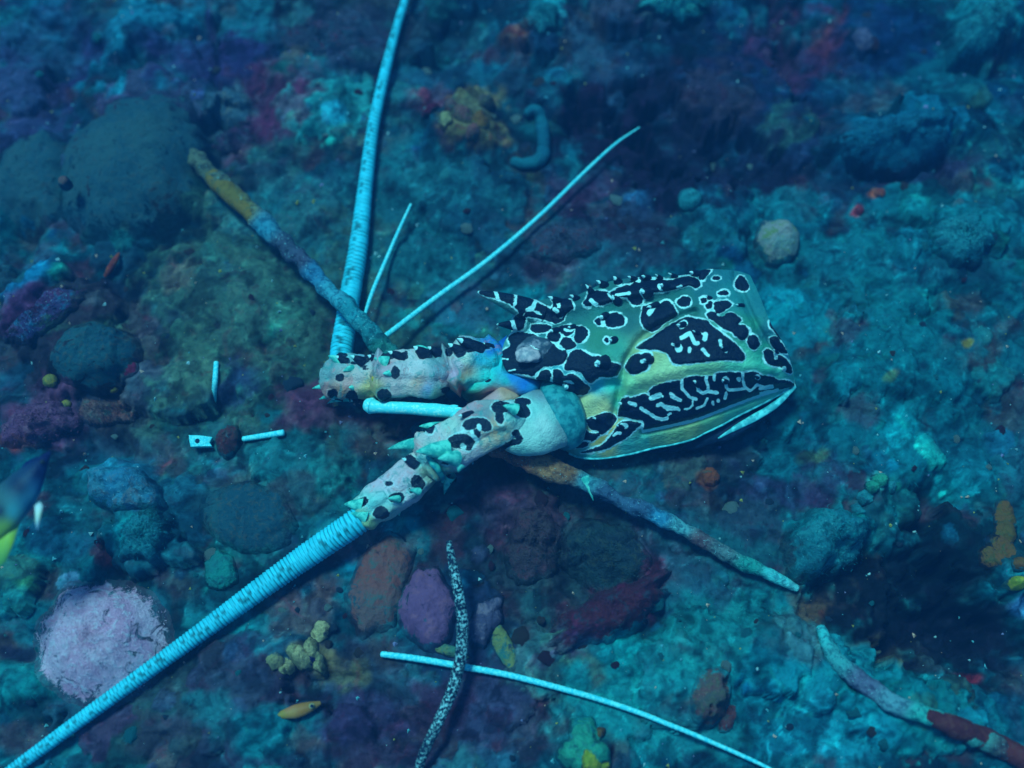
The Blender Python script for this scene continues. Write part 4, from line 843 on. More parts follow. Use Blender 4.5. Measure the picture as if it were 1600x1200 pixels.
# ------------------------------------------------------------------ stones, sponges and corals
def chisel(v, n, seed, lo=.62, hi=.9):
    r = np.random.default_rng(seed)
    for _ in range(n):
        d = r.normal(size=3); d /= np.linalg.norm(d); k = v @ d - r.uniform(lo, hi)
        v = v - np.clip(k, 0, None)[:, None] * d * .9
    return v
FUZZY = []
def stone(name, px, py, rx, ry, rz, rot, mat, label, cat, amp=.18, freq=1.6, seed=0, sub=4, up=.35, group=None, oct=4, tilt=(0, 0), sq=1.0, facets=0, grow=.45, fuzz=0):
    """px, py: middle; rx, ry, rz half sizes in design px; up: share of the height above the bed; grow: how far the bed's crust has crept over it"""
    g = PG(px, py); rad = np.array([rx, ry, rz]) * PXM
    sub = max(sub, 5 if max(rx, ry) > 28 else 4 if max(rx, ry) > 10 else 3)
    v, f = ICO[sub]
    if facets: v = chisel(v, facets, seed)
    u = ICO[sub][0]; fb = lambda k, o, s, rd=False: fbm(u[:, 0] * k, u[:, 1] * k, u[:, 2] * k, oct=o, seed=seed + s, ridged=rd)
    d = 1 + amp * fb(freq, oct, 0) + .30 * amp * (fb(freq * 2.6, 3, .5, True) - .3) + .012 * fb(freq * 9, 2, .9)
    v = v * d[:, None] * rad
    if sq != 1.0: v = np.sign(v) * rad * np.abs(v / rad) ** sq
    loc = P(px, py, g[2] + rad[2] * (2 * up - 1)); a = math.radians(-rot)
    wx = loc[0] + v[:, 0] * math.cos(a) - v[:, 1] * math.sin(a); wy = loc[1] + v[:, 0] * math.sin(a) + v[:, 1] * math.cos(a); wz = loc[2] + v[:, 2]
    hf = np.clip((wz - ground(wx, wy)) / (rad[2] * (2 * up) + 1e-6), 0, 1)
    gw = grow * (1.25 - hf * 1.1) + .12 * fb(2.2, 3, .3)
    o = mesh_obj(name, v, f, mat, col=gcol(wx, wy), fl={"grow": gw})
    o.location = loc; o.rotation_euler = (tilt[0], tilt[1], a)
    if fuzz:
        me = o.data; no = np.empty(len(me.vertices) * 3, np.float32); me.vertices.foreach_get("normal", no); no = no.reshape(-1, 3)
        nw = np.stack([no[:, 0] * math.cos(a) - no[:, 1] * math.sin(a), no[:, 0] * math.sin(a) + no[:, 1] * math.cos(a), no[:, 2]], -1)
        ok = np.where((nw[:, 2] > 0) & (wz > ground(wx, wy)))[0]; r = np.random.default_rng(seed)
        ix = r.choice(ok, int(fuzz)); FUZZY.append((np.stack([wx, wy, wz], -1)[ix] + r.normal(size=(len(ix), 3)) * .0006, nw[ix], mat.get("fuzzcol")))
    if label: tag(o, label, cat, group)
    return o
def cap(name, px, py, rx, ry, rz, rot, mat, label=None, cat=None, amp=.18, freq=1.6, seed=0, up=.5, group=None, grow=.5, fuzz=0, steep=.7, sq=1.0, facets=0, sub=0, oct=4):
    """a lump that grows out of the bed: its skirt runs into the ground all round"""
    g = PG(px, py); nr, na = (34, 110) if max(rx, ry) > 40 else (22, 64) if max(rx, ry) > 14 else (12, 30)
    k = np.linspace(0, 1.12, nr)[:, None]; th = np.linspace(0, 2 * math.pi, na, endpoint=False)[None, :]
    ct, st = np.cos(th), np.sin(th)
    edge = 1 + amp * 1.3 * fbm(ct * freq + 0 * k, st * freq + 0 * k, seed * .13, oct=4, seed=seed)
    if facets:
        rr = np.random.default_rng(seed); e2 = np.full(th.shape, 9.0)
        for a0 in np.linspace(0, 6.28, 6, endpoint=False) + rr.uniform(-.4, .4, 6): e2 = np.minimum(e2, rr.uniform(.8, 1.0) / np.maximum(np.cos(th - a0), .05))
        edge = edge * np.minimum(e2, 1.1)
    a = math.radians(-rot); lx = rx * PXM * k * edge * ct; ly = ry * PXM * k * edge * st
    X = g[0] + lx * math.cos(a) - ly * math.sin(a); Y = g[1] + lx * math.sin(a) + ly * math.cos(a)
    kk = np.clip(k + 0 * th, 0, 1)
    prof = (1 - kk ** 2.4) ** steep
    q = 1 / (min(rx, ry) * PXM)
    rel = 1 + amp * fbm(X * q * freq * .6, Y * q * freq * .6, oct=5, seed=seed + .2) + .5 * amp * (fbm(X * q * freq * 1.6, Y * q * freq * 1.6, oct=3, seed=seed + .4, ridged=True) - .3)
    gz_ = ground(X, Y); sm = g[2] * .55 + gz_ * .45
    Z = np.where(k > 1, gz_ - .003 * (k - 1) * 12, gz_ * (1 - prof) + sm * prof + rz * PXM * 2 * up * prof * rel) + .0005 * fbm(X * 500, Y * 500, oct=2, seed=5) * prof
    Z[0] = Z[0].mean()
    gw = grow * (.35 + .75 * kk ** 2) + .15 * fbm(X * 60, Y * 60, oct=3, seed=seed + .7) + .5 * sstep(kk, .8, 1.0)
    o = mesh_obj(name, np.stack([X, Y, Z], -1).reshape(-1, 3), grid_faces(nr, na, True), mat, col=gcol(X, Y).reshape(-1, 3), fl={"grow": gw.ravel()})
    set_origin(o, g)
    if fuzz:
        r = np.random.default_rng(seed); ix = r.integers(0, int(nr * .9) * na, int(fuzz)); pts_ = np.stack([X, Y, Z], -1).reshape(-1, 3)[ix]
        FUZZY.append((pts_ + r.normal(size=(len(ix), 3)) * .0005, np.tile([0, 0, 1.0], (len(ix), 1)), mat.get("fuzzcol")))
    if label: tag(o, label, cat, group)
    return o
def R_(*c, **k):
    m = mat_rock(c[0], [np.asarray(q) * .85 for q in c[1:4]], **k); m["fuzzcol"] = [float(q) for q in c[1]]; return m
M_BLUEGREY = R_("dull blue sponge skin", A(28, 84, 104), A(38, 92, 106), A(44, 86, 98), scale=420, speck=A(40, 110, 130), bumpd=.0016, big=40)
M_BLUEGREY2 = R_("dull teal coral skin", A(22, 78, 100), A(28, 88, 104), A(50, 84, 92), scale=420, speck=A(40, 104, 118), bumpd=.0014, big=40)
M_PINKB = R_("pink white fuzz", A(228, 150, 192), A(240, 172, 206), A(205, 190, 220), scale=300, speck=A(235, 200, 225), bumpd=.0012, big=45, pit=.15)
M_PALEB = R_("pale green pink sponge", A(72, 124, 130), A(100, 132, 138), A(74, 120, 84), scale=200, speck=A(120, 160, 160), bumpd=.001, big=50)
M_BROWNST = R_("brown plate stone", A(74, 76, 82), A(92, 70, 72), A(52, 84, 88), scale=140, bumpd=.0009, big=40)
M_PURPST = R_("purple crust stone", A(84, 74, 118), A(70, 60, 100), A(92, 78, 112), scale=150, bumpd=.0007, big=30)
M_BLUEST = R_("slate blue stone", A(62, 82, 116), A(50, 64, 96), A(84, 98, 124), scale=170, bumpd=.0008, big=40)
M_GREENCH = R_("green shell chip", A(44, 112, 104), A(84, 118, 78), A(30, 96, 102), scale=200, bumpd=.0006, big=60)
M_CREAM = R_("cream sponge", A(104, 138, 106), A(130, 160, 126), A(84, 104, 80), scale=260, speck=A(180, 200, 150), bumpd=.001, big=90)
M_YBALL = R_("yellow sponge", A(112, 126, 56), A(94, 116, 60), A(66, 100, 64), scale=300, bumpd=.0008, big=120)
M_MAROON = R_("maroon algae", A(70, 24, 54), A(58, 22, 48), A(84, 34, 66), scale=300, bumpd=.001, big=100)
M_ORANGE = R_("orange red sponge", A(108, 56, 48), A(88, 52, 52), A(112, 78, 58), scale=300, bumpd=.0007, big=100)
M_OCHRE = R_("ochre sponge", A(74, 78, 40), A(84, 74, 42), A(60, 78, 46), scale=260, bumpd=.0009, big=80)
M_TEALST = R_("teal silted stone", A(18, 108, 128), A(26, 124, 140), A(20, 88, 108), scale=180, speck=A(60, 160, 170), bumpd=.0012, big=60)
M_TEALTUBE = R_("teal worm tube", A(14, 88, 114), A(16, 98, 118), A(18, 74, 100), scale=240, bumpd=.0008, big=70)
M_BROWNT = R_("brown sponge", A(54, 76, 78), A(78, 66, 72), A(60, 84, 72), scale=260, speck=A(120, 140, 130), bumpd=.0009, big=90)
M_RUST = R_("red brown lump", A(74, 48, 58), A(66, 56, 64), A(50, 66, 74), scale=260, bumpd=.0012, big=90)
M_GREENSP = R_("green sponge crust", A(26, 138, 124), A(34, 150, 132), A(30, 120, 118), scale=240, speck=A(70, 180, 160), bumpd=.0012, big=60)
M_LIME = R_("lime sponge", A(104, 148, 44), A(90, 138, 50), A(130, 160, 60), scale=260, bumpd=.0009, big=80)

big = tag(empty("sponge", PG(200, 300)), "large dull blue double lobed sponge on the left, the biggest rounded mass", "sponge")
for px, py, rx, ry, rz, up, sd, rot in ((212, 268, 130, 148, 84, .55, 101, 10), (58, 284, 74, 98, 56, .5, 102, -8)):
    o = cap("lobe", px, py, rx, ry, rz, rot, M_BLUEGREY, None, None, amp=.16, freq=1.7, seed=sd, sub=5, up=up * .8, grow=.5, steep=.85); put_under(o, big)
cap("olive_sponge", 133, 331, 9, 9, 8, 0, M_BROWNST, "tiny olive knob sitting low on the large blue sponge", "sponge", seed=103, sub=3, up=.6).location.z += .03
cap("dome_coral", 150, 556, 66, 56, 44, -15, M_BLUEGREY2, "dark teal dome coral left of the smooth grey rock", "coral", seed=104, amp=.12, up=.5, grow=.45)
cap("dome_coral", 388, 808, 74, 52, 24, 15, M_BLUEGREY2, "low faint dome coral above the long lower feeler", "coral", seed=105, amp=.12, up=.45, grow=.45)
pk = cap("pink_sponge", 158, 1003, 100, 94, 50, 20, M_PINKB, "fuzzy pink white ball sponge beside the long lower feeler", "sponge", seed=106, amp=.12, up=.6, grow=.5, steep=1.5)
cap("ball_sponge", 1213, 382, 37, 44, 32, 10, M_PALEB, "pale green and pink ball sponge above the rear of the lobster shell", "sponge", seed=107, amp=.12, up=.6, grow=.42, steep=.6)
cap("ball_sponge", 1076, 314, 21, 22, 18, 0, M_TEALST, "small teal ball sponge at the edge of the dark hollow", "sponge", seed=108, amp=.12, up=.6)
cap("flat_stone", 597, 912, 44, 84, 20, 12, M_BROWNST, "brown grey flat oval stone left of the purple stone", "stone", seed=109, amp=.16, up=.55, sq=.9, facets=9, grow=.55)
cap("purple_stone", 668, 948, 50, 64, 26, -14, M_PURPST, "rounded purple stone between the brown flat stone and the speckled whip", "stone", seed=110, amp=.16, up=.55, sq=.9, facets=9, grow=.55)
cap("blue_stone", 756, 972, 24, 42, 20, 28, M_BLUEST, "small slate blue stone just right of the speckled whip", "stone", seed=111, amp=.18, up=.55, facets=9, grow=.55)
cap("green_chip", 786, 1008, 14, 38, 9, -22, M_GREENCH, "thin upright green shell chip right of the slate blue stone", "shell fragment", seed=112, amp=.25, up=.7)
cap("green_chip", 700, 1016, 34, 9, 8, 14, M_GREENCH, "narrow green chip lying under the purple stone", "shell fragment", seed=113, amp=.25, up=.6)
cap("navy_pebble", 486, 1030, 13, 15, 11, 0, R_("navy pebble", A(24, 38, 96), A(30, 50, 110), A(20, 30, 80)), "small navy blue pebble right of the cream sponge", "pebble", seed=114, sub=3, up=.6, facets=9, grow=.55)
cr = tag(empty("cream_sponge", PG(470, 1034)), "knobbly cream and yellow sponge cluster below the long lower feeler", "sponge")
for k, (px, py, rx, ry, rz) in enumerate(((432, 1034, 14, 12, 11), (448, 1042, 13, 13, 11), (470, 1028, 20, 14, 12), (494, 1030, 22, 11, 10), (486, 1014, 18, 10, 10), (458, 1018, 12, 10, 9), (502, 988, 18, 13, 11))):
    put_under(cap("knob", px, py, rx, ry, rz, 20 * k, M_CREAM, None, None, seed=120 + k, amp=.28, sub=3, up=.65), cr)
for px, py, r, lab in ((78, 595, 11, "bright yellow ball sponge, the largest of three near the left edge"), (177, 606, 9, "dim yellow ball sponge below the maroon ball"), (103, 632, 8, "small yellow ball sponge on the purple crust")):
    stone("yellow_ball_sponge", px, py, r, r * .95, r * .9, 0, M_YBALL, lab, "sponge", seed=130 + int(px), amp=.12, sub=3, up=.75, group="yellow ball sponges at the left")
cap("maroon_ball", 205, 582, 18, 17, 15, 0, M_MAROON, "round maroon ball of algae right of the dark teal dome coral", "algae", seed=134, amp=.12, sub=3, up=.7)
v_ = lay_tube("orange_sponge_finger", [(164,432),(172,420),(180,406),(186,396)], [3,5.5,5,2], M_ORANGE, "slender orange red sponge finger under the large blue sponge", "sponge", lift=2.5, n=24, lump=.2, seed=135)
cap("brown_rock", 168, 646, 44, 26, 22, 5, M_BROWNST, "low brown grey knob under the dark teal dome coral", "stone", seed=136, amp=.2, up=.5, facets=12, grow=.6, fuzz=700)
cap("pale_blue_stone", 192, 764, 66, 36, 30, 12, R_("pale blue stone", A(30, 112, 150), A(44, 124, 152), A(60, 100, 120), scale=150, speck=A(80, 160, 180), bumpd=.0012), "smooth pale blue stone left of centre, right of the fish", "stone", seed=137, amp=.16, up=.55, facets=9, grow=.55)
cap("red_lump", 357, 690, 21, 24, 20, 0, M_RUST, "small red brown lump between two white fragments", "sponge", seed=138, amp=.3, up=.7)
tb = lay_tube("worm_tube", [(822,178),(836,172),(846,186),(849,210),(850,232),(842,250),(822,256),(800,252)], [8,10,11,11,11,12,11,8], M_TEALTUBE, "hook shaped teal worm tube beside the dark hollow", "worm tube", lift=.7, n=60, lump=.45, seed=139, nseg=14)
ys = tag(empty("olive_sponge", PG(720, 190)), "olive yellow sponge clump left of the hook shaped worm tube", "sponge")
for k, (px, py, rx, ry, rz, m_) in enumerate(((697, 187, 12, 18, 12, M_CREAM), (704, 166, 12, 12, 10, M_BROWNST), (724, 180, 22, 18, 14, M_BROWNT), (750, 192, 20, 16, 13, M_OCHRE), (760, 160, 14, 16, 12, M_BROWNT), (738, 204, 16, 11, 10, M_BROWNST))):
    put_under(cap("knob", px, py, rx, ry, rz, 25 * k, m_, None, None, seed=140 + k, amp=.3, sub=3, up=.6), ys)
cap("maroon_ball", 672, 172, 20, 10, 9, -35, M_MAROON, "long maroon algae lump left of the olive yellow sponge clump", "algae", seed=147, amp=.25, sub=3, up=.65)
# brown vase sponge in its pit
br = tag(empty("brown_sponge", PG(1118, 1095)), "brown vase sponge set in a round pit above the long filament's end", "sponge")
put_under(cap("vase", 1114, 1088, 31, 42, 20, 18, M_BROWNT, None, None, seed=148, amp=.14, up=.45), br)
put_under(cap("foot", 1134, 1122, 13, 22, 12, 20, M_RUST, None, None, seed=149, amp=.2, sub=3, up=.5), br)
gs = tag(empty("green_sponge", PG(915, 1165)), "bright green and lime sponge crust at the lower edge", "sponge")
for k, (px, py, rx, ry, rz, m_) in enumerate(((912, 1150, 24, 28, 14, M_GREENSP), (898, 1180, 24, 22, 14, M_GREENSP), (936, 1176, 22, 16, 12, M_GREENSP), (934, 1147, 8, 13, 12, M_OCHRE), (924, 1198, 28, 16, 18, M_LIME), (944, 1194, 16, 10, 12, M_LIME))):
    put_under(cap("lobe", px, py, rx, ry, rz, 20 * k, m_, None, None, seed=150 + k, amp=.25, sub=3, up=.6), gs)
oc_ = tag(empty("ochre_sponge", PG(1568, 840)), "curved ochre sponge ridge at the right edge above the dark hole", "sponge")
for k, (px, py, rx, ry, rz) in enumerate(((1569, 808, 17, 26, 8), (1571, 832, 18, 26, 8), (1564, 854, 21, 24, 8), (1550, 870, 20, 18, 7))):
    put_under(cap("lobe", px, py, rx, ry, rz, 15 * k, M_OCHRE, None, None, seed=220 + k, amp=.25, up=.6, grow=.5), oc_)
cap("ochre_disc", 1594, 881, 14, 11, 7, 0, M_OCHRE, "round ochre disc at the right edge below the ochre ridge", "sponge", seed=158, amp=.12, sub=3, up=.7)
cap("lime_disc", 1592, 910, 14, 11, 7, 0, M_LIME, "round lime disc at the right edge, under the ochre disc", "sponge", seed=159, amp=.12, sub=3, up=.7)
kn = tag(empty("pale_knob_coral", PG(1362, 765)), "pale turquoise knobbly coral right of the lobster shell, above the dark hole", "coral")
for k, (px, py, rx, ry, rz) in enumerate(((1376, 750, 15, 12, 12), (1362, 762, 12, 10, 10), (1350, 778, 13, 12, 9), (1340, 796, 12, 10, 8), (1392, 762, 10, 8, 8))):
    put_under(cap("knob", px, py, rx, ry, rz, 25 * k, M_TEALST if k > 1 else M_GREENSP, None, None, seed=160 + k, amp=.28, sub=3, up=.65), kn)
cap("teal_mound", 1296, 846, 66, 54, 40, -20, M_TEALST, "rounded teal silted rock left of the dark hole", "rock", seed=166, amp=.24, freq=2.2, up=.5, facets=12, grow=.6, fuzz=700)
cap("teal_mound", 1540, 40, 56, 44, 40, -20, M_TEALST, "bright teal rock in the upper right corner", "rock", seed=167, amp=.28, freq=2.2, up=.5, facets=12, grow=.6, fuzz=700)
cap("teal_mound", 1500, 372, 58, 44, 30, 25, M_TEALST, "teal rock with a ragged edge by the right border", "rock", seed=168, amp=.28, freq=2.4, up=.5, facets=12, grow=.6, fuzz=700)
cap("grey_stone", 1346, 66, 19, 28, 16, -15, M_BLUEST, "pale grey upright stone in the dark upper right", "stone", seed=169, amp=.2, sub=3, up=.7, facets=9, grow=.55)
cap("ledge", 1400, 216, 112, 40, 30, -8, R_("blue teal ledge", A(10, 84, 116), A(12, 94, 124), A(16, 76, 104), scale=160, speck=A(40, 130, 150), bumpd=.0014), "long smooth blue ledge of rock across the upper right", "rock", seed=170, amp=.22, freq=2.0, up=.5, sub=5, facets=12, grow=.6, fuzz=700)
cap("pale_tuft_rock", 1052, 10, 66, 22, 22, 0, R_("bright turquoise tuft", A(30, 150, 165), A(44, 176, 184), A(24, 124, 140), scale=300, speck=A(100, 210, 215), bumpd=.002), "bright turquoise tufted rock at the top edge", "rock", seed=171, amp=.35, freq=2.6, up=.6, facets=12, grow=.6, fuzz=700)
cap("pale_tuft_rock", 846, 32, 34, 36, 22, 0, R_("pale turquoise tuft", A(24, 124, 146), A(40, 150, 164), A(24, 104, 126), scale=300, speck=A(90, 190, 200), bumpd=.002), "turquoise tufted rock near the top, left of the bright one", "rock", seed=172, amp=.35, freq=2.6, up=.6, facets=12, grow=.6, fuzz=700)
cap("maroon_ridge", 958, 948, 96, 38, 26, -28, R_("maroon crusted ridge", A(52, 34, 56), A(58, 32, 50), A(36, 54, 74), scale=180, bumpd=.0014, big=50), "maroon crusted ridge of rock below the lobster shell", "rock", seed=173, amp=.32, freq=2.4, up=.5, sub=5, facets=12, grow=.6, fuzz=700)
cap("dark_mound", 940, 868, 66, 52, 30, 0, R_("dark teal mound", A(26, 60, 70), A(22, 50, 66), A(40, 66, 66), scale=200, bumpd=.0016), "dark rounded mound right under the lobster's crusted stick", "rock", seed=174, amp=.2, up=.5, facets=12, grow=.6, fuzz=700)
cap("dark_mound", 834, 850, 44, 60, 26, 15, R_("dim brown mound", A(50, 56, 68), A(44, 46, 62), A(60, 50, 64), scale=200, bumpd=.0016), "dim brown mound between the left feeler base and the maroon ridge", "rock", seed=175, amp=.22, up=.5, facets=12, grow=.6, fuzz=700)
cap("grey_teal_stone", 362, 182, 42, 34, 30, 10, R_("grey teal stone", A(44, 86, 108), A(36, 78, 106), A(64, 90, 100), scale=170, speck=A(70, 140, 150), bumpd=.0012), "grey teal stone right of the large blue sponge", "rock", seed=176, amp=.25, freq=2.0, up=.5, facets=9, grow=.55)
cap("purple_rock", 366, 226, 40, 28, 24, -10, R_("purple dark rock", A(44, 46, 82), A(56, 44, 76), A(30, 80, 100), scale=170, speck=A(60, 130, 140), bumpd=.0014), "dark purple rock under the grey teal stone", "rock", seed=177, amp=.28, freq=2.2, up=.5, facets=12, grow=.6, fuzz=700)
cap("violet_ridge", 66, 496, 74, 30, 26, -42, R_("violet crusted ridge", A(70, 46, 92), A(44, 60, 110), A(30, 100, 140), scale=180, speck=A(90, 170, 190), bumpd=.0014, big=40), "violet crusted ridge at the left edge above the yellow balls", "rock", seed=178, amp=.3, freq=2.4, up=.5, facets=12, grow=.6, fuzz=700)
cap("mauve_rock", 62, 662, 64, 34, 24, -15, R_("mauve crusted rock", A(80, 62, 100), A(62, 50, 84), A(90, 80, 104), scale=180, bumpd=.0012), "mauve crusted rock at the left edge above the fish", "rock", seed=179, amp=.26, freq=2.2, up=.5, facets=12, grow=.6, fuzz=700)
cap("teal_mound", 226, 838, 44, 34, 24, -30, M_TEALST, "ragged teal rock above the fuzzy pink sponge", "rock", seed=180, amp=.32, freq=2.6, up=.5, facets=12, grow=.6, fuzz=700)
cap("soft_green_stone", 344, 892, 26, 32, 14, -10, R_("soft green stone", A(16, 120, 122), A(20, 108, 116), A(18, 96, 108), scale=180), "smooth green stone just above the long lower feeler", "stone", seed=181, amp=.16, up=.5, facets=9, grow=.55)
cap("grey_rock", 500, 70, 80, 40, 26, 10, R_("dim slate rock", A(36, 56, 80), A(30, 66, 90), A(60, 46, 74), scale=170, bumpd=.0014), "dim slate rock at the top, left of the upright feeler", "rock", seed=182, amp=.28, freq=2.2, up=.5, facets=12, grow=.6, fuzz=700)
cap("grey_rock", 880, 380, 60, 36, 22, 5, R_("grey violet rock", A(44, 66, 90), A(40, 56, 78), A(60, 52, 70), scale=170, bumpd=.0014), "grey violet rock behind the lobster's horns", "rock", seed=183, amp=.26, freq=2.0, up=.5, facets=12, grow=.6, fuzz=700)
cap("rust_sponge", 1110, 746, 15, 15, 11, 0, R_("rust knob", A(104, 66, 44), A(90, 70, 56), A(70, 80, 70), scale=260), "small rust brown knob below the lobster's flank", "sponge", seed=184, amp=.25, sub=3, up=.6)
cap("rust_sponge", 1374, 302, 11, 9, 8, 0, M_ORANGE, "tiny orange knob right of the pale ball sponge", "sponge", seed=185, amp=.2, sub=3, up=.6)
cap("crimson_sponge", 1342, 330, 9, 9, 7, 0, R_("crimson knob", A(92, 36, 54), A(80, 36, 52), A(84, 60, 64), scale=260), "tiny crimson knob below the tiny orange one", "sponge", seed=186, amp=.2, sub=3, up=.6)

# fuzz on the pink sponge
def tufts(name, base_pts, nrm, length, width, cols, mat, spread=.5, seed=0):
    r = np.random.default_rng(seed); n = len(base_pts)
    d = nrm + spread * r.normal(size=(n, 3)); d /= np.linalg.norm(d, axis=1)[:, None]
    s = np.cross(d, r.normal(size=(n, 3))); s /= np.maximum(np.linalg.norm(s, axis=1), 1e-6)[:, None]
    L = length * r.uniform(.4, 1.2, n)[:, None]; Wd = width * r.uniform(.6, 1.3, n)[:, None]
    bend = .35 * r.normal(size=(n, 3)) * L
    a, b = base_pts - s * Wd, base_pts + s * Wd; m0 = base_pts + d * L * .55 - s * Wd * .7; m1 = base_pts + d * L * .55 + s * Wd * .7; tip = base_pts + d * L + bend
    v = np.stack([a, b, m1, m0, tip], 1).reshape(-1, 3); i = np.arange(n)[:, None] * 5
    f = np.concatenate([np.c_[i, i + 1, i + 2], np.c_[i, i + 2, i + 3], np.c_[i + 3, i + 2, i + 4]], 0)
    return mesh_obj(name, v, f, mat, smooth=False, col=np.repeat(cols, 5, 0))
M_TURF = mat_vcol("turf", .9, 900, (.6, .6, .6), .3, .0001)
me = pk.data; co = np.empty(len(me.vertices) * 3); me.vertices.foreach_get("co", co); co = co.reshape(-1, 3)
no = np.empty(len(me.vertices) * 3, np.float32); me.vertices.foreach_get("normal", no); no = no.reshape(-1, 3)
sel = np.random.default_rng(5).integers(0, int(len(co) * .80), 12000)
jit = np.random.default_rng(6).normal(size=(len(sel), 3)) * .0004
cl = np.array(A(236, 168, 206))[None] * np.random.default_rng(8).uniform(.6, 1.25, (len(sel), 1)); cl = np.clip(cl, 0, .9)
fz = tufts("fuzz", co[sel] + jit, no[sel], .0016, .00011, cl, M_TURF, .6, 9); fz["kind"] = "stuff"; fz.parent = pk

# ------------------------------------------------------------------ fish
def fish(name, pts, half_h, half_w, cols, mat, label, cat):
    """pts: spine (px, py, mm) from snout to tail root; half_h lateral half width in the picture plane, half_w the other way (px)"""
    n = 40; q = catmull(np.array(pts, float), n); k = np.linspace(0, 1, n)
    w = P(q[:, 0], q[:, 1], q[:, 2] * .001)
    hh_ = np.interp(k, np.linspace(0, 1, len(half_h)), half_h) * PXM; ww_ = np.interp(k, np.linspace(0, 1, len(half_w)), half_w) * PXM
    tan = np.gradient(w, axis=0); tan /= np.linalg.norm(tan, axis=1)[:, None]
    side = np.cross(tan, [0, 0, 1.0]); side /= np.linalg.norm(side, axis=1)[:, None]; up = np.cross(side, tan)
    a = np.linspace(0, 2 * math.pi, 24, endpoint=False)
    v = w[:, None] + hh_[:, None, None] * np.cos(a)[None, :, None] * side[:, None] + ww_[:, None, None] * np.sin(a)[None, :, None] * up[:, None]
    root = tag(empty(name, w[n // 2]), label, cat)
    v = v.reshape(-1, 3); px, py = to_px(v)
    put_under(mesh_obj("body", v, grid_faces(n, 24, True), mat, col=idw(px, py, cols, 3)), root)
    return root, w, side, up
def fin(root, name, outline, h, cols, mat, th=.0006, tilt=0.0):
    o = np.array(outline, float); n = len(o); hh2 = np.array([h + tilt * i / n for i in range(n)])
    w = P(o[:, 0], o[:, 1], hh2); c = w.mean(0)
    v = np.vstack([w, c + [0, 0, th], w - [0, 0, th * .6], c - [0, 0, th]])
    f = [(i, (i + 1) % n, n) for i in range(n)] + [(n + 1 + (i + 1) % n, n + 1 + i, 2 * n + 1) for i in range(n)] + [(i, n + 1 + i, n + 1 + (i + 1) % n, (i + 1) % n) for i in range(n)]
    px, py = to_px(v)
    return put_under(mesh_obj(name, v, f, mat, col=idw(px, py, cols, 3)), root)
M_FISH = mat_vcol("fish skin", .4, 900, (.8, .8, .85), .4, .0002)
FC = [(70,712,A(8,18,66)),(60,740,A(6,14,56)),(30,760,A(8,20,60)),(0,800,A(8,20,60)),(75,745,A(10,28,96)),(70,765,A(16,70,130)),(45,790,A(18,80,120)),(20,800,A(40,130,150)),(-10,830,A(90,150,60)),(-40,860,A(120,165,50)),(66,785,A(60,160,190)),(10,825,A(90,150,70)),(-80,900,A(130,170,50))]
fr, w_, s_, u_ = fish("fish", [(79,706,75),(66,722,75),(44,752,74),(14,788,72),(-24,830,70),(-58,868,68)], [2,12,22,27,28,24,17,11], [2,10,16,18,17,13,9,6], FC, M_FISH, "blue fish with a yellow tail swimming out at the left edge, head up right", "fish")
fin(fr, "tail_fin", [(-52,860),(-60,880),(-40,910),(-70,905),(-92,930),(-88,892),(-112,878),(-84,870),(-62,856)], .068, [(-80,890,A(130,170,50)),(-60,870,A(120,165,60))], M_FISH)
fin(fr, "belly_fin", [(0,806),(24,796),(40,800),(30,820),(20,850),(8,878),(-6,890),(-10,850)], .070, [(10,820,A(110,170,60)),(16,850,A(110,175,60)),(0,880,A(60,150,90)),(34,800,A(60,150,130))], M_FISH)
fin(fr, "pelvic_fin", [(54,790),(62,784),(67,790),(63,808),(58,830),(55,815)], .078, [(60,790,A(140,200,215)),(62,815,A(215,215,170)),(56,825,A(40,130,200))], M_FISH)
fin(fr, "back_fin", [(60,712),(40,722),(16,752),(-10,790),(-30,825),(-10,806),(14,772),(44,736)], .076, [(20,750,A(10,24,80)),(-10,790,A(10,24,80))], M_FISH)
v, f = lumpy(3, np.array([3.4, 3.4, 2.4]) * PXM, .02, 1, 1)
ey = put_under(mesh_obj("eye", v + P(66, 722, .0785), f, mat_plain("black eye", (.01, .01, .02), (.02, .02, .03), 300, .2)), fr)
YC = [(440,1116,A(104,118,48)),(455,1112,A(116,116,60)),(470,1108,A(112,92,44)),(490,1102,A(96,92,48)),(430,1120,A(70,100,56)),(452,1106,A(130,100,76))]
hb = hmm(462, 1112, 4.5)
f2, w2, _, _ = fish("small_fish", [(501,1098,hb),(488,1103,hb),(468,1110,hb),(448,1115,hb),(430,1119,hb),(420,1122,hb)], [2.5,6.5,9,9.5,7,4,2], [2,6,8,8,6,3.5,2], YC, M_FISH, "tiny orange yellow fish resting on the bed below the cream sponge", "fish")
fin(f2, "tail_fin", [(424,1121),(416,1114),(406,1116),(410,1124),(404,1132),(416,1130)], hb * .001, [(414,1122,A(90,110,50))], M_FISH)
v, f = lumpy(3, np.array([4, 4, 2.4]) * PXM, .02, 1, 1)
e2 = put_under(mesh_obj("eye", v + P(487, 1103, hb * .001 + .0022), f, M_CREAM), f2)
v, f = lumpy(2, np.array([2.2, 2.2, 1.4]) * PXM, .02, 1, 1)
pu = put_under(mesh_obj("pupil", v + P(487, 1103, hb * .001 + .0034), f, M_DARK), f2); pu.parent = e2; pu.location = (0, 0, 0)

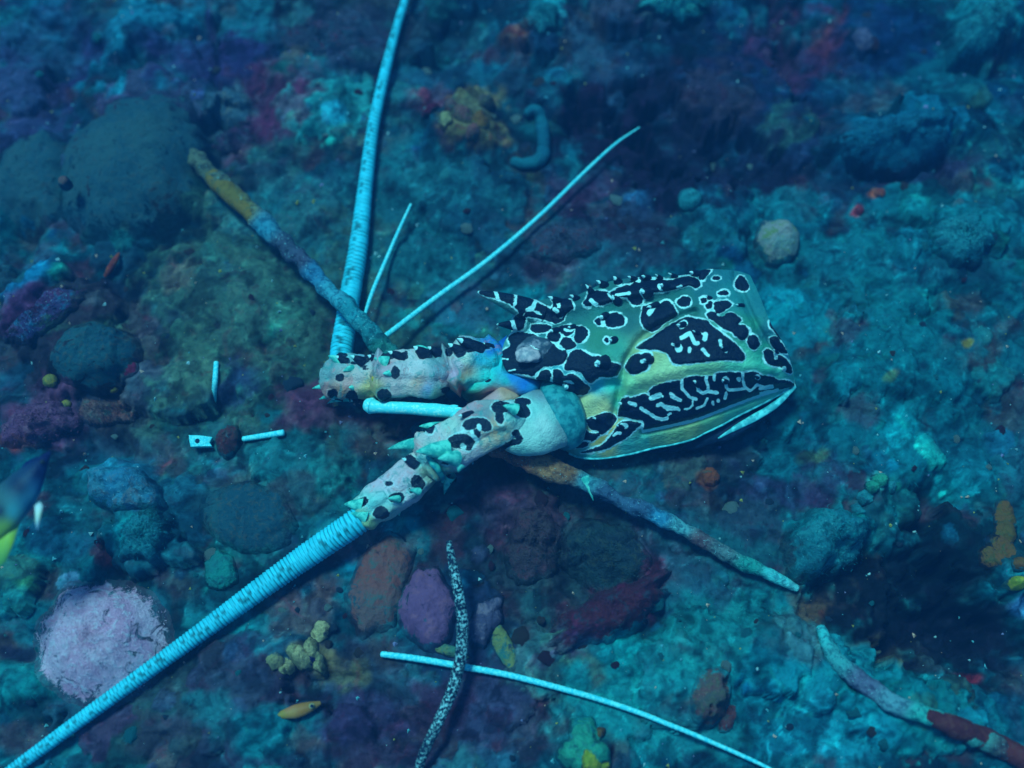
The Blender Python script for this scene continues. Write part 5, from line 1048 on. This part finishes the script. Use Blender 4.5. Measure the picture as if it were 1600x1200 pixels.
# ------------------------------------------------------------------ loose rubble, grit and turf
KINDS = [("teal_reef_stone", M_TEALST, "teal silted stone", 22), ("slate_reef_stone", R_("dull slate stone", A(36, 66, 92), A(28, 56, 84), A(24, 80, 100), scale=260), "slate blue stone", 22), ("brown_reef_stone", R_("dull brown stone", A(48, 60, 64), A(56, 56, 62), A(26, 72, 82), scale=260), "brown grey stone", 22), ("maroon_reef_stone", R_("dull maroon stone", A(52, 34, 52), A(44, 36, 56), A(34, 56, 70), scale=260), "maroon crusted stone", 22), ("pale_reef_stone", R_("pale coral rubble", A(70, 130, 140), A(96, 140, 144), A(60, 110, 120), scale=260, speck=A(140, 190, 195)), "pale coral piece", 22)]
MARKS = [(210,270,"the large blue sponge"),(150,556,"the dark teal dome coral"),(158,1003,"the fuzzy pink sponge"),(1213,382,"the pale ball sponge"),(597,912,"the flat brown stone"),(668,948,"the purple stone"),(470,1034,"the cream sponge"),(840,215,"the hook shaped worm tube"),(720,190,"the olive sponge clump"),
         (1118,1095,"the brown vase sponge"),(915,1165,"the green sponge crust"),(1366,764,"the pale knobbly coral"),(1296,846,"the teal rock by the dark hole"),(1450,930,"the dark hole"),(1400,216,"the smooth blue ledge"),(958,948,"the maroon ridge"),(362,182,"the grey teal stone"),(66,496,"the violet ridge"),(192,764,"the pale blue stone"),
         (388,808,"the faint low dome coral"),(240,1040,"the long lower feeler"),(590,170,"the upright feeler"),(800,374,"the long slanting filament"),(355,690,"the red brown lump"),(336,597,"the short upright stick"),(1240,600,"the lobster shell's rear"),(940,1094,"the long lower filament"),(1390,1095,"the crusted strand"),(1080,835,"the crusted stick's right end"),(460,400,"the crusted stick's left end"),(1500,372,"the ragged teal rock"),(1540,40,"the bright corner rock"),(1052,12,"the bright tufted rock"),(460,1110,"the tiny orange yellow fish"),(684,1130,"the speckled whip")]
USED = set()
def place_label(kind, px, py, size):
    d, mx, my, nm = min((math.hypot(px - a, py - b), a, b, n) for a, b, n in MARKS)
    dx, dy = px - mx, py - my
    if abs(dx) > 2.2 * abs(dy): w = "right of" if dx > 0 else "left of"
    elif abs(dy) > 2.2 * abs(dx): w = "below" if dy > 0 else "above"
    else: w = ("below and " if dy > 0 else "above and ") + ("right of" if dx > 0 else "left of")
    return f"{'tiny' if size < 9 else 'small' if size < 14 else 'larger'} {kind} {w} {nm}"
r_ = np.random.default_rng(77)
RUB = []
for k in range(7):
    v, f = lumpy(3, (1, r_.uniform(.6, .9), r_.uniform(.45, .7)), .45, 2.1, 200 + k); v = chisel(v, 9, 300 + k, .5, .85); RUB.append((v, f))
for name, m_, lab, cnt in KINDS:
    mes = []
    for k, (v, f) in enumerate(RUB):
        o = mesh_obj(name, v, f, m_); mes.append(o.data); bpy.data.objects.remove(o)
    for _ in range(cnt):
        for _try in range(60):
            px, py = r_.uniform(15, 1585), r_.uniform(15, 1185); sz = 6 * (20 / 6) ** (r_.random() ** 1.8); lb = place_label(lab, px, py, sz)
            if lb not in USED and np.hypot((px - 1010) / 280, (py - 590) / 170) > 1 and min(math.hypot(px - a, py - b) for a, b, _n in MARKS) > 34 and min(seg_dist(np.array(px), np.array(py), a, b) for L in LINES for a, b in zip(L[:-1], L[1:])) > 34: break
        else: continue
        USED.add(lb); g = PG(px, py); s = PXM * sz
        o = bpy.data.objects.new(name, mes[r_.integers(len(mes))]); link(o)
        o.location = (g[0], g[1], g[2] - s * .22); o.scale = (s, s, s); o.rotation_euler = (r_.uniform(-.4, .4), r_.uniform(-.4, .4), r_.uniform(0, 6.3))
        tag(o, lb, "stone", "loose " + name.replace("_", " "))

def scatter(n, seed, x0=-.34, x1=.34, y0=-.26, y1=.33):
    r = np.random.default_rng(seed); x = r.uniform(x0, x1, n); y = r.uniform(y0, y1, n)
    return r, x, y
r, x, y = scatter(34000, 301)
keep = fbm(x * 30, y * 30, oct=3, seed=33) + r.normal(size=len(x)) * .25 > .05
x, y = x[keep], y[keep]; z = ground(x, y); e = .0008
nx = -(ground(x + e, y) - ground(x - e, y)) / (2 * e); ny = -(ground(x, y + e) - ground(x, y - e)) / (2 * e)
nn = np.stack([nx, ny, np.ones_like(nx)], -1); nn /= np.linalg.norm(nn, axis=1)[:, None]
cl = np.clip(gcol(x, y) * r.uniform(.7, 1.35, (len(x), 1)) * (1 + .08 * r.normal(size=(len(x), 3))), .002, .8)
bp = [np.stack([x, y, z - .0002], -1)]; bn = [nn]; bc = [cl]
for b_, n2_, fc in FUZZY:
    bp.append(b_); bn.append(n2_); bc.append(np.clip((np.array(fc)[None] * .6 + gcol(b_[:, 0], b_[:, 1]) * .4) * r.uniform(.7, 1.4, (len(b_), 1)), .002, .8))
tu = tufts("turf_algae", np.vstack(bp), np.vstack(bn), .0020, .00018, np.vstack(bc), M_TURF, .55, 302)
tag(tu, "short fuzzy algae turf covering the reef bed", "algae", kind="stuff")
r, x, y = scatter(2600, 311)
s = .00025 + .0011 * r.random(len(x)) ** 4; tv = np.array([(1, 0, -.4), (-.6, .8, -.4), (-.5, -.8, -.4), (.1, .1, .8), (.5, .6, .3)], float)
ff = np.array([(0, 1, 4), (1, 2, 3), (0, 4, 3), (4, 1, 3), (2, 0, 3), (0, 2, 1)])
an = r.uniform(0, 6.3, len(x)); c_, n_ = np.cos(an), np.sin(an)
tvr = tv[None] * r.uniform(.6, 1.4, (len(x), 5, 3))
vx = tvr[..., 0] * c_[:, None] - tvr[..., 1] * n_[:, None]; vy = tvr[..., 0] * n_[:, None] + tvr[..., 1] * c_[:, None]
v = np.stack([x[:, None] + vx * s[:, None], y[:, None] + vy * s[:, None], ground(x, y)[:, None] + tvr[..., 2] * s[:, None] + s[:, None] * .4], -1).reshape(-1, 3)
f = (np.arange(len(x))[:, None, None] * 5 + ff[None]).reshape(-1, 3)
gp = np.array([A(110, 190, 205), A(60, 160, 180), A(150, 160, 150), A(90, 120, 170), A(120, 150, 80)]); gcl = gp[r.integers(0, 5, len(x))]
gr = mesh_obj("shell_grit", v, f, M_TURF, smooth=False, col=np.repeat(gcl, 5, 0)); tag(gr, "pale shell grit sprinkled over the reef bed", "grit", kind="stuff")

# ------------------------------------------------------------------ water
def mat_haze():
    m = bpy.data.materials.new("sea water"); m.use_nodes = True
    t = m.node_tree; t.nodes.clear()
    v = t.nodes.new("ShaderNodeVolumePrincipled"); o = t.nodes.new("ShaderNodeOutputMaterial")
    v.inputs["Color"].default_value = (0.10, 0.42, 1.0, 1); v.inputs["Density"].default_value = HAZE_DENSITY; v.inputs["Anisotropy"].default_value = 0.2
    t.links.new(v.outputs[0], o.inputs["Volume"]); return m
x, z0, z1 = 7.5, float(HH.min()) - 1.0, CAM[2] + 0.12
hz = mesh_obj("haze", [(-x, -x, z0), (x, -x, z0), (x, x, z0), (-x, x, z0), (-x, -x, z1), (x, -x, z1), (x, x, z1), (-x, x, z1)],
              [(0, 3, 2, 1), (4, 5, 6, 7), (0, 1, 5, 4), (1, 2, 6, 5), (2, 3, 7, 6), (3, 0, 4, 7)], mat_haze(), smooth=False)
tag(hz, "blue sea water filling the whole place", "water", kind="stuff")
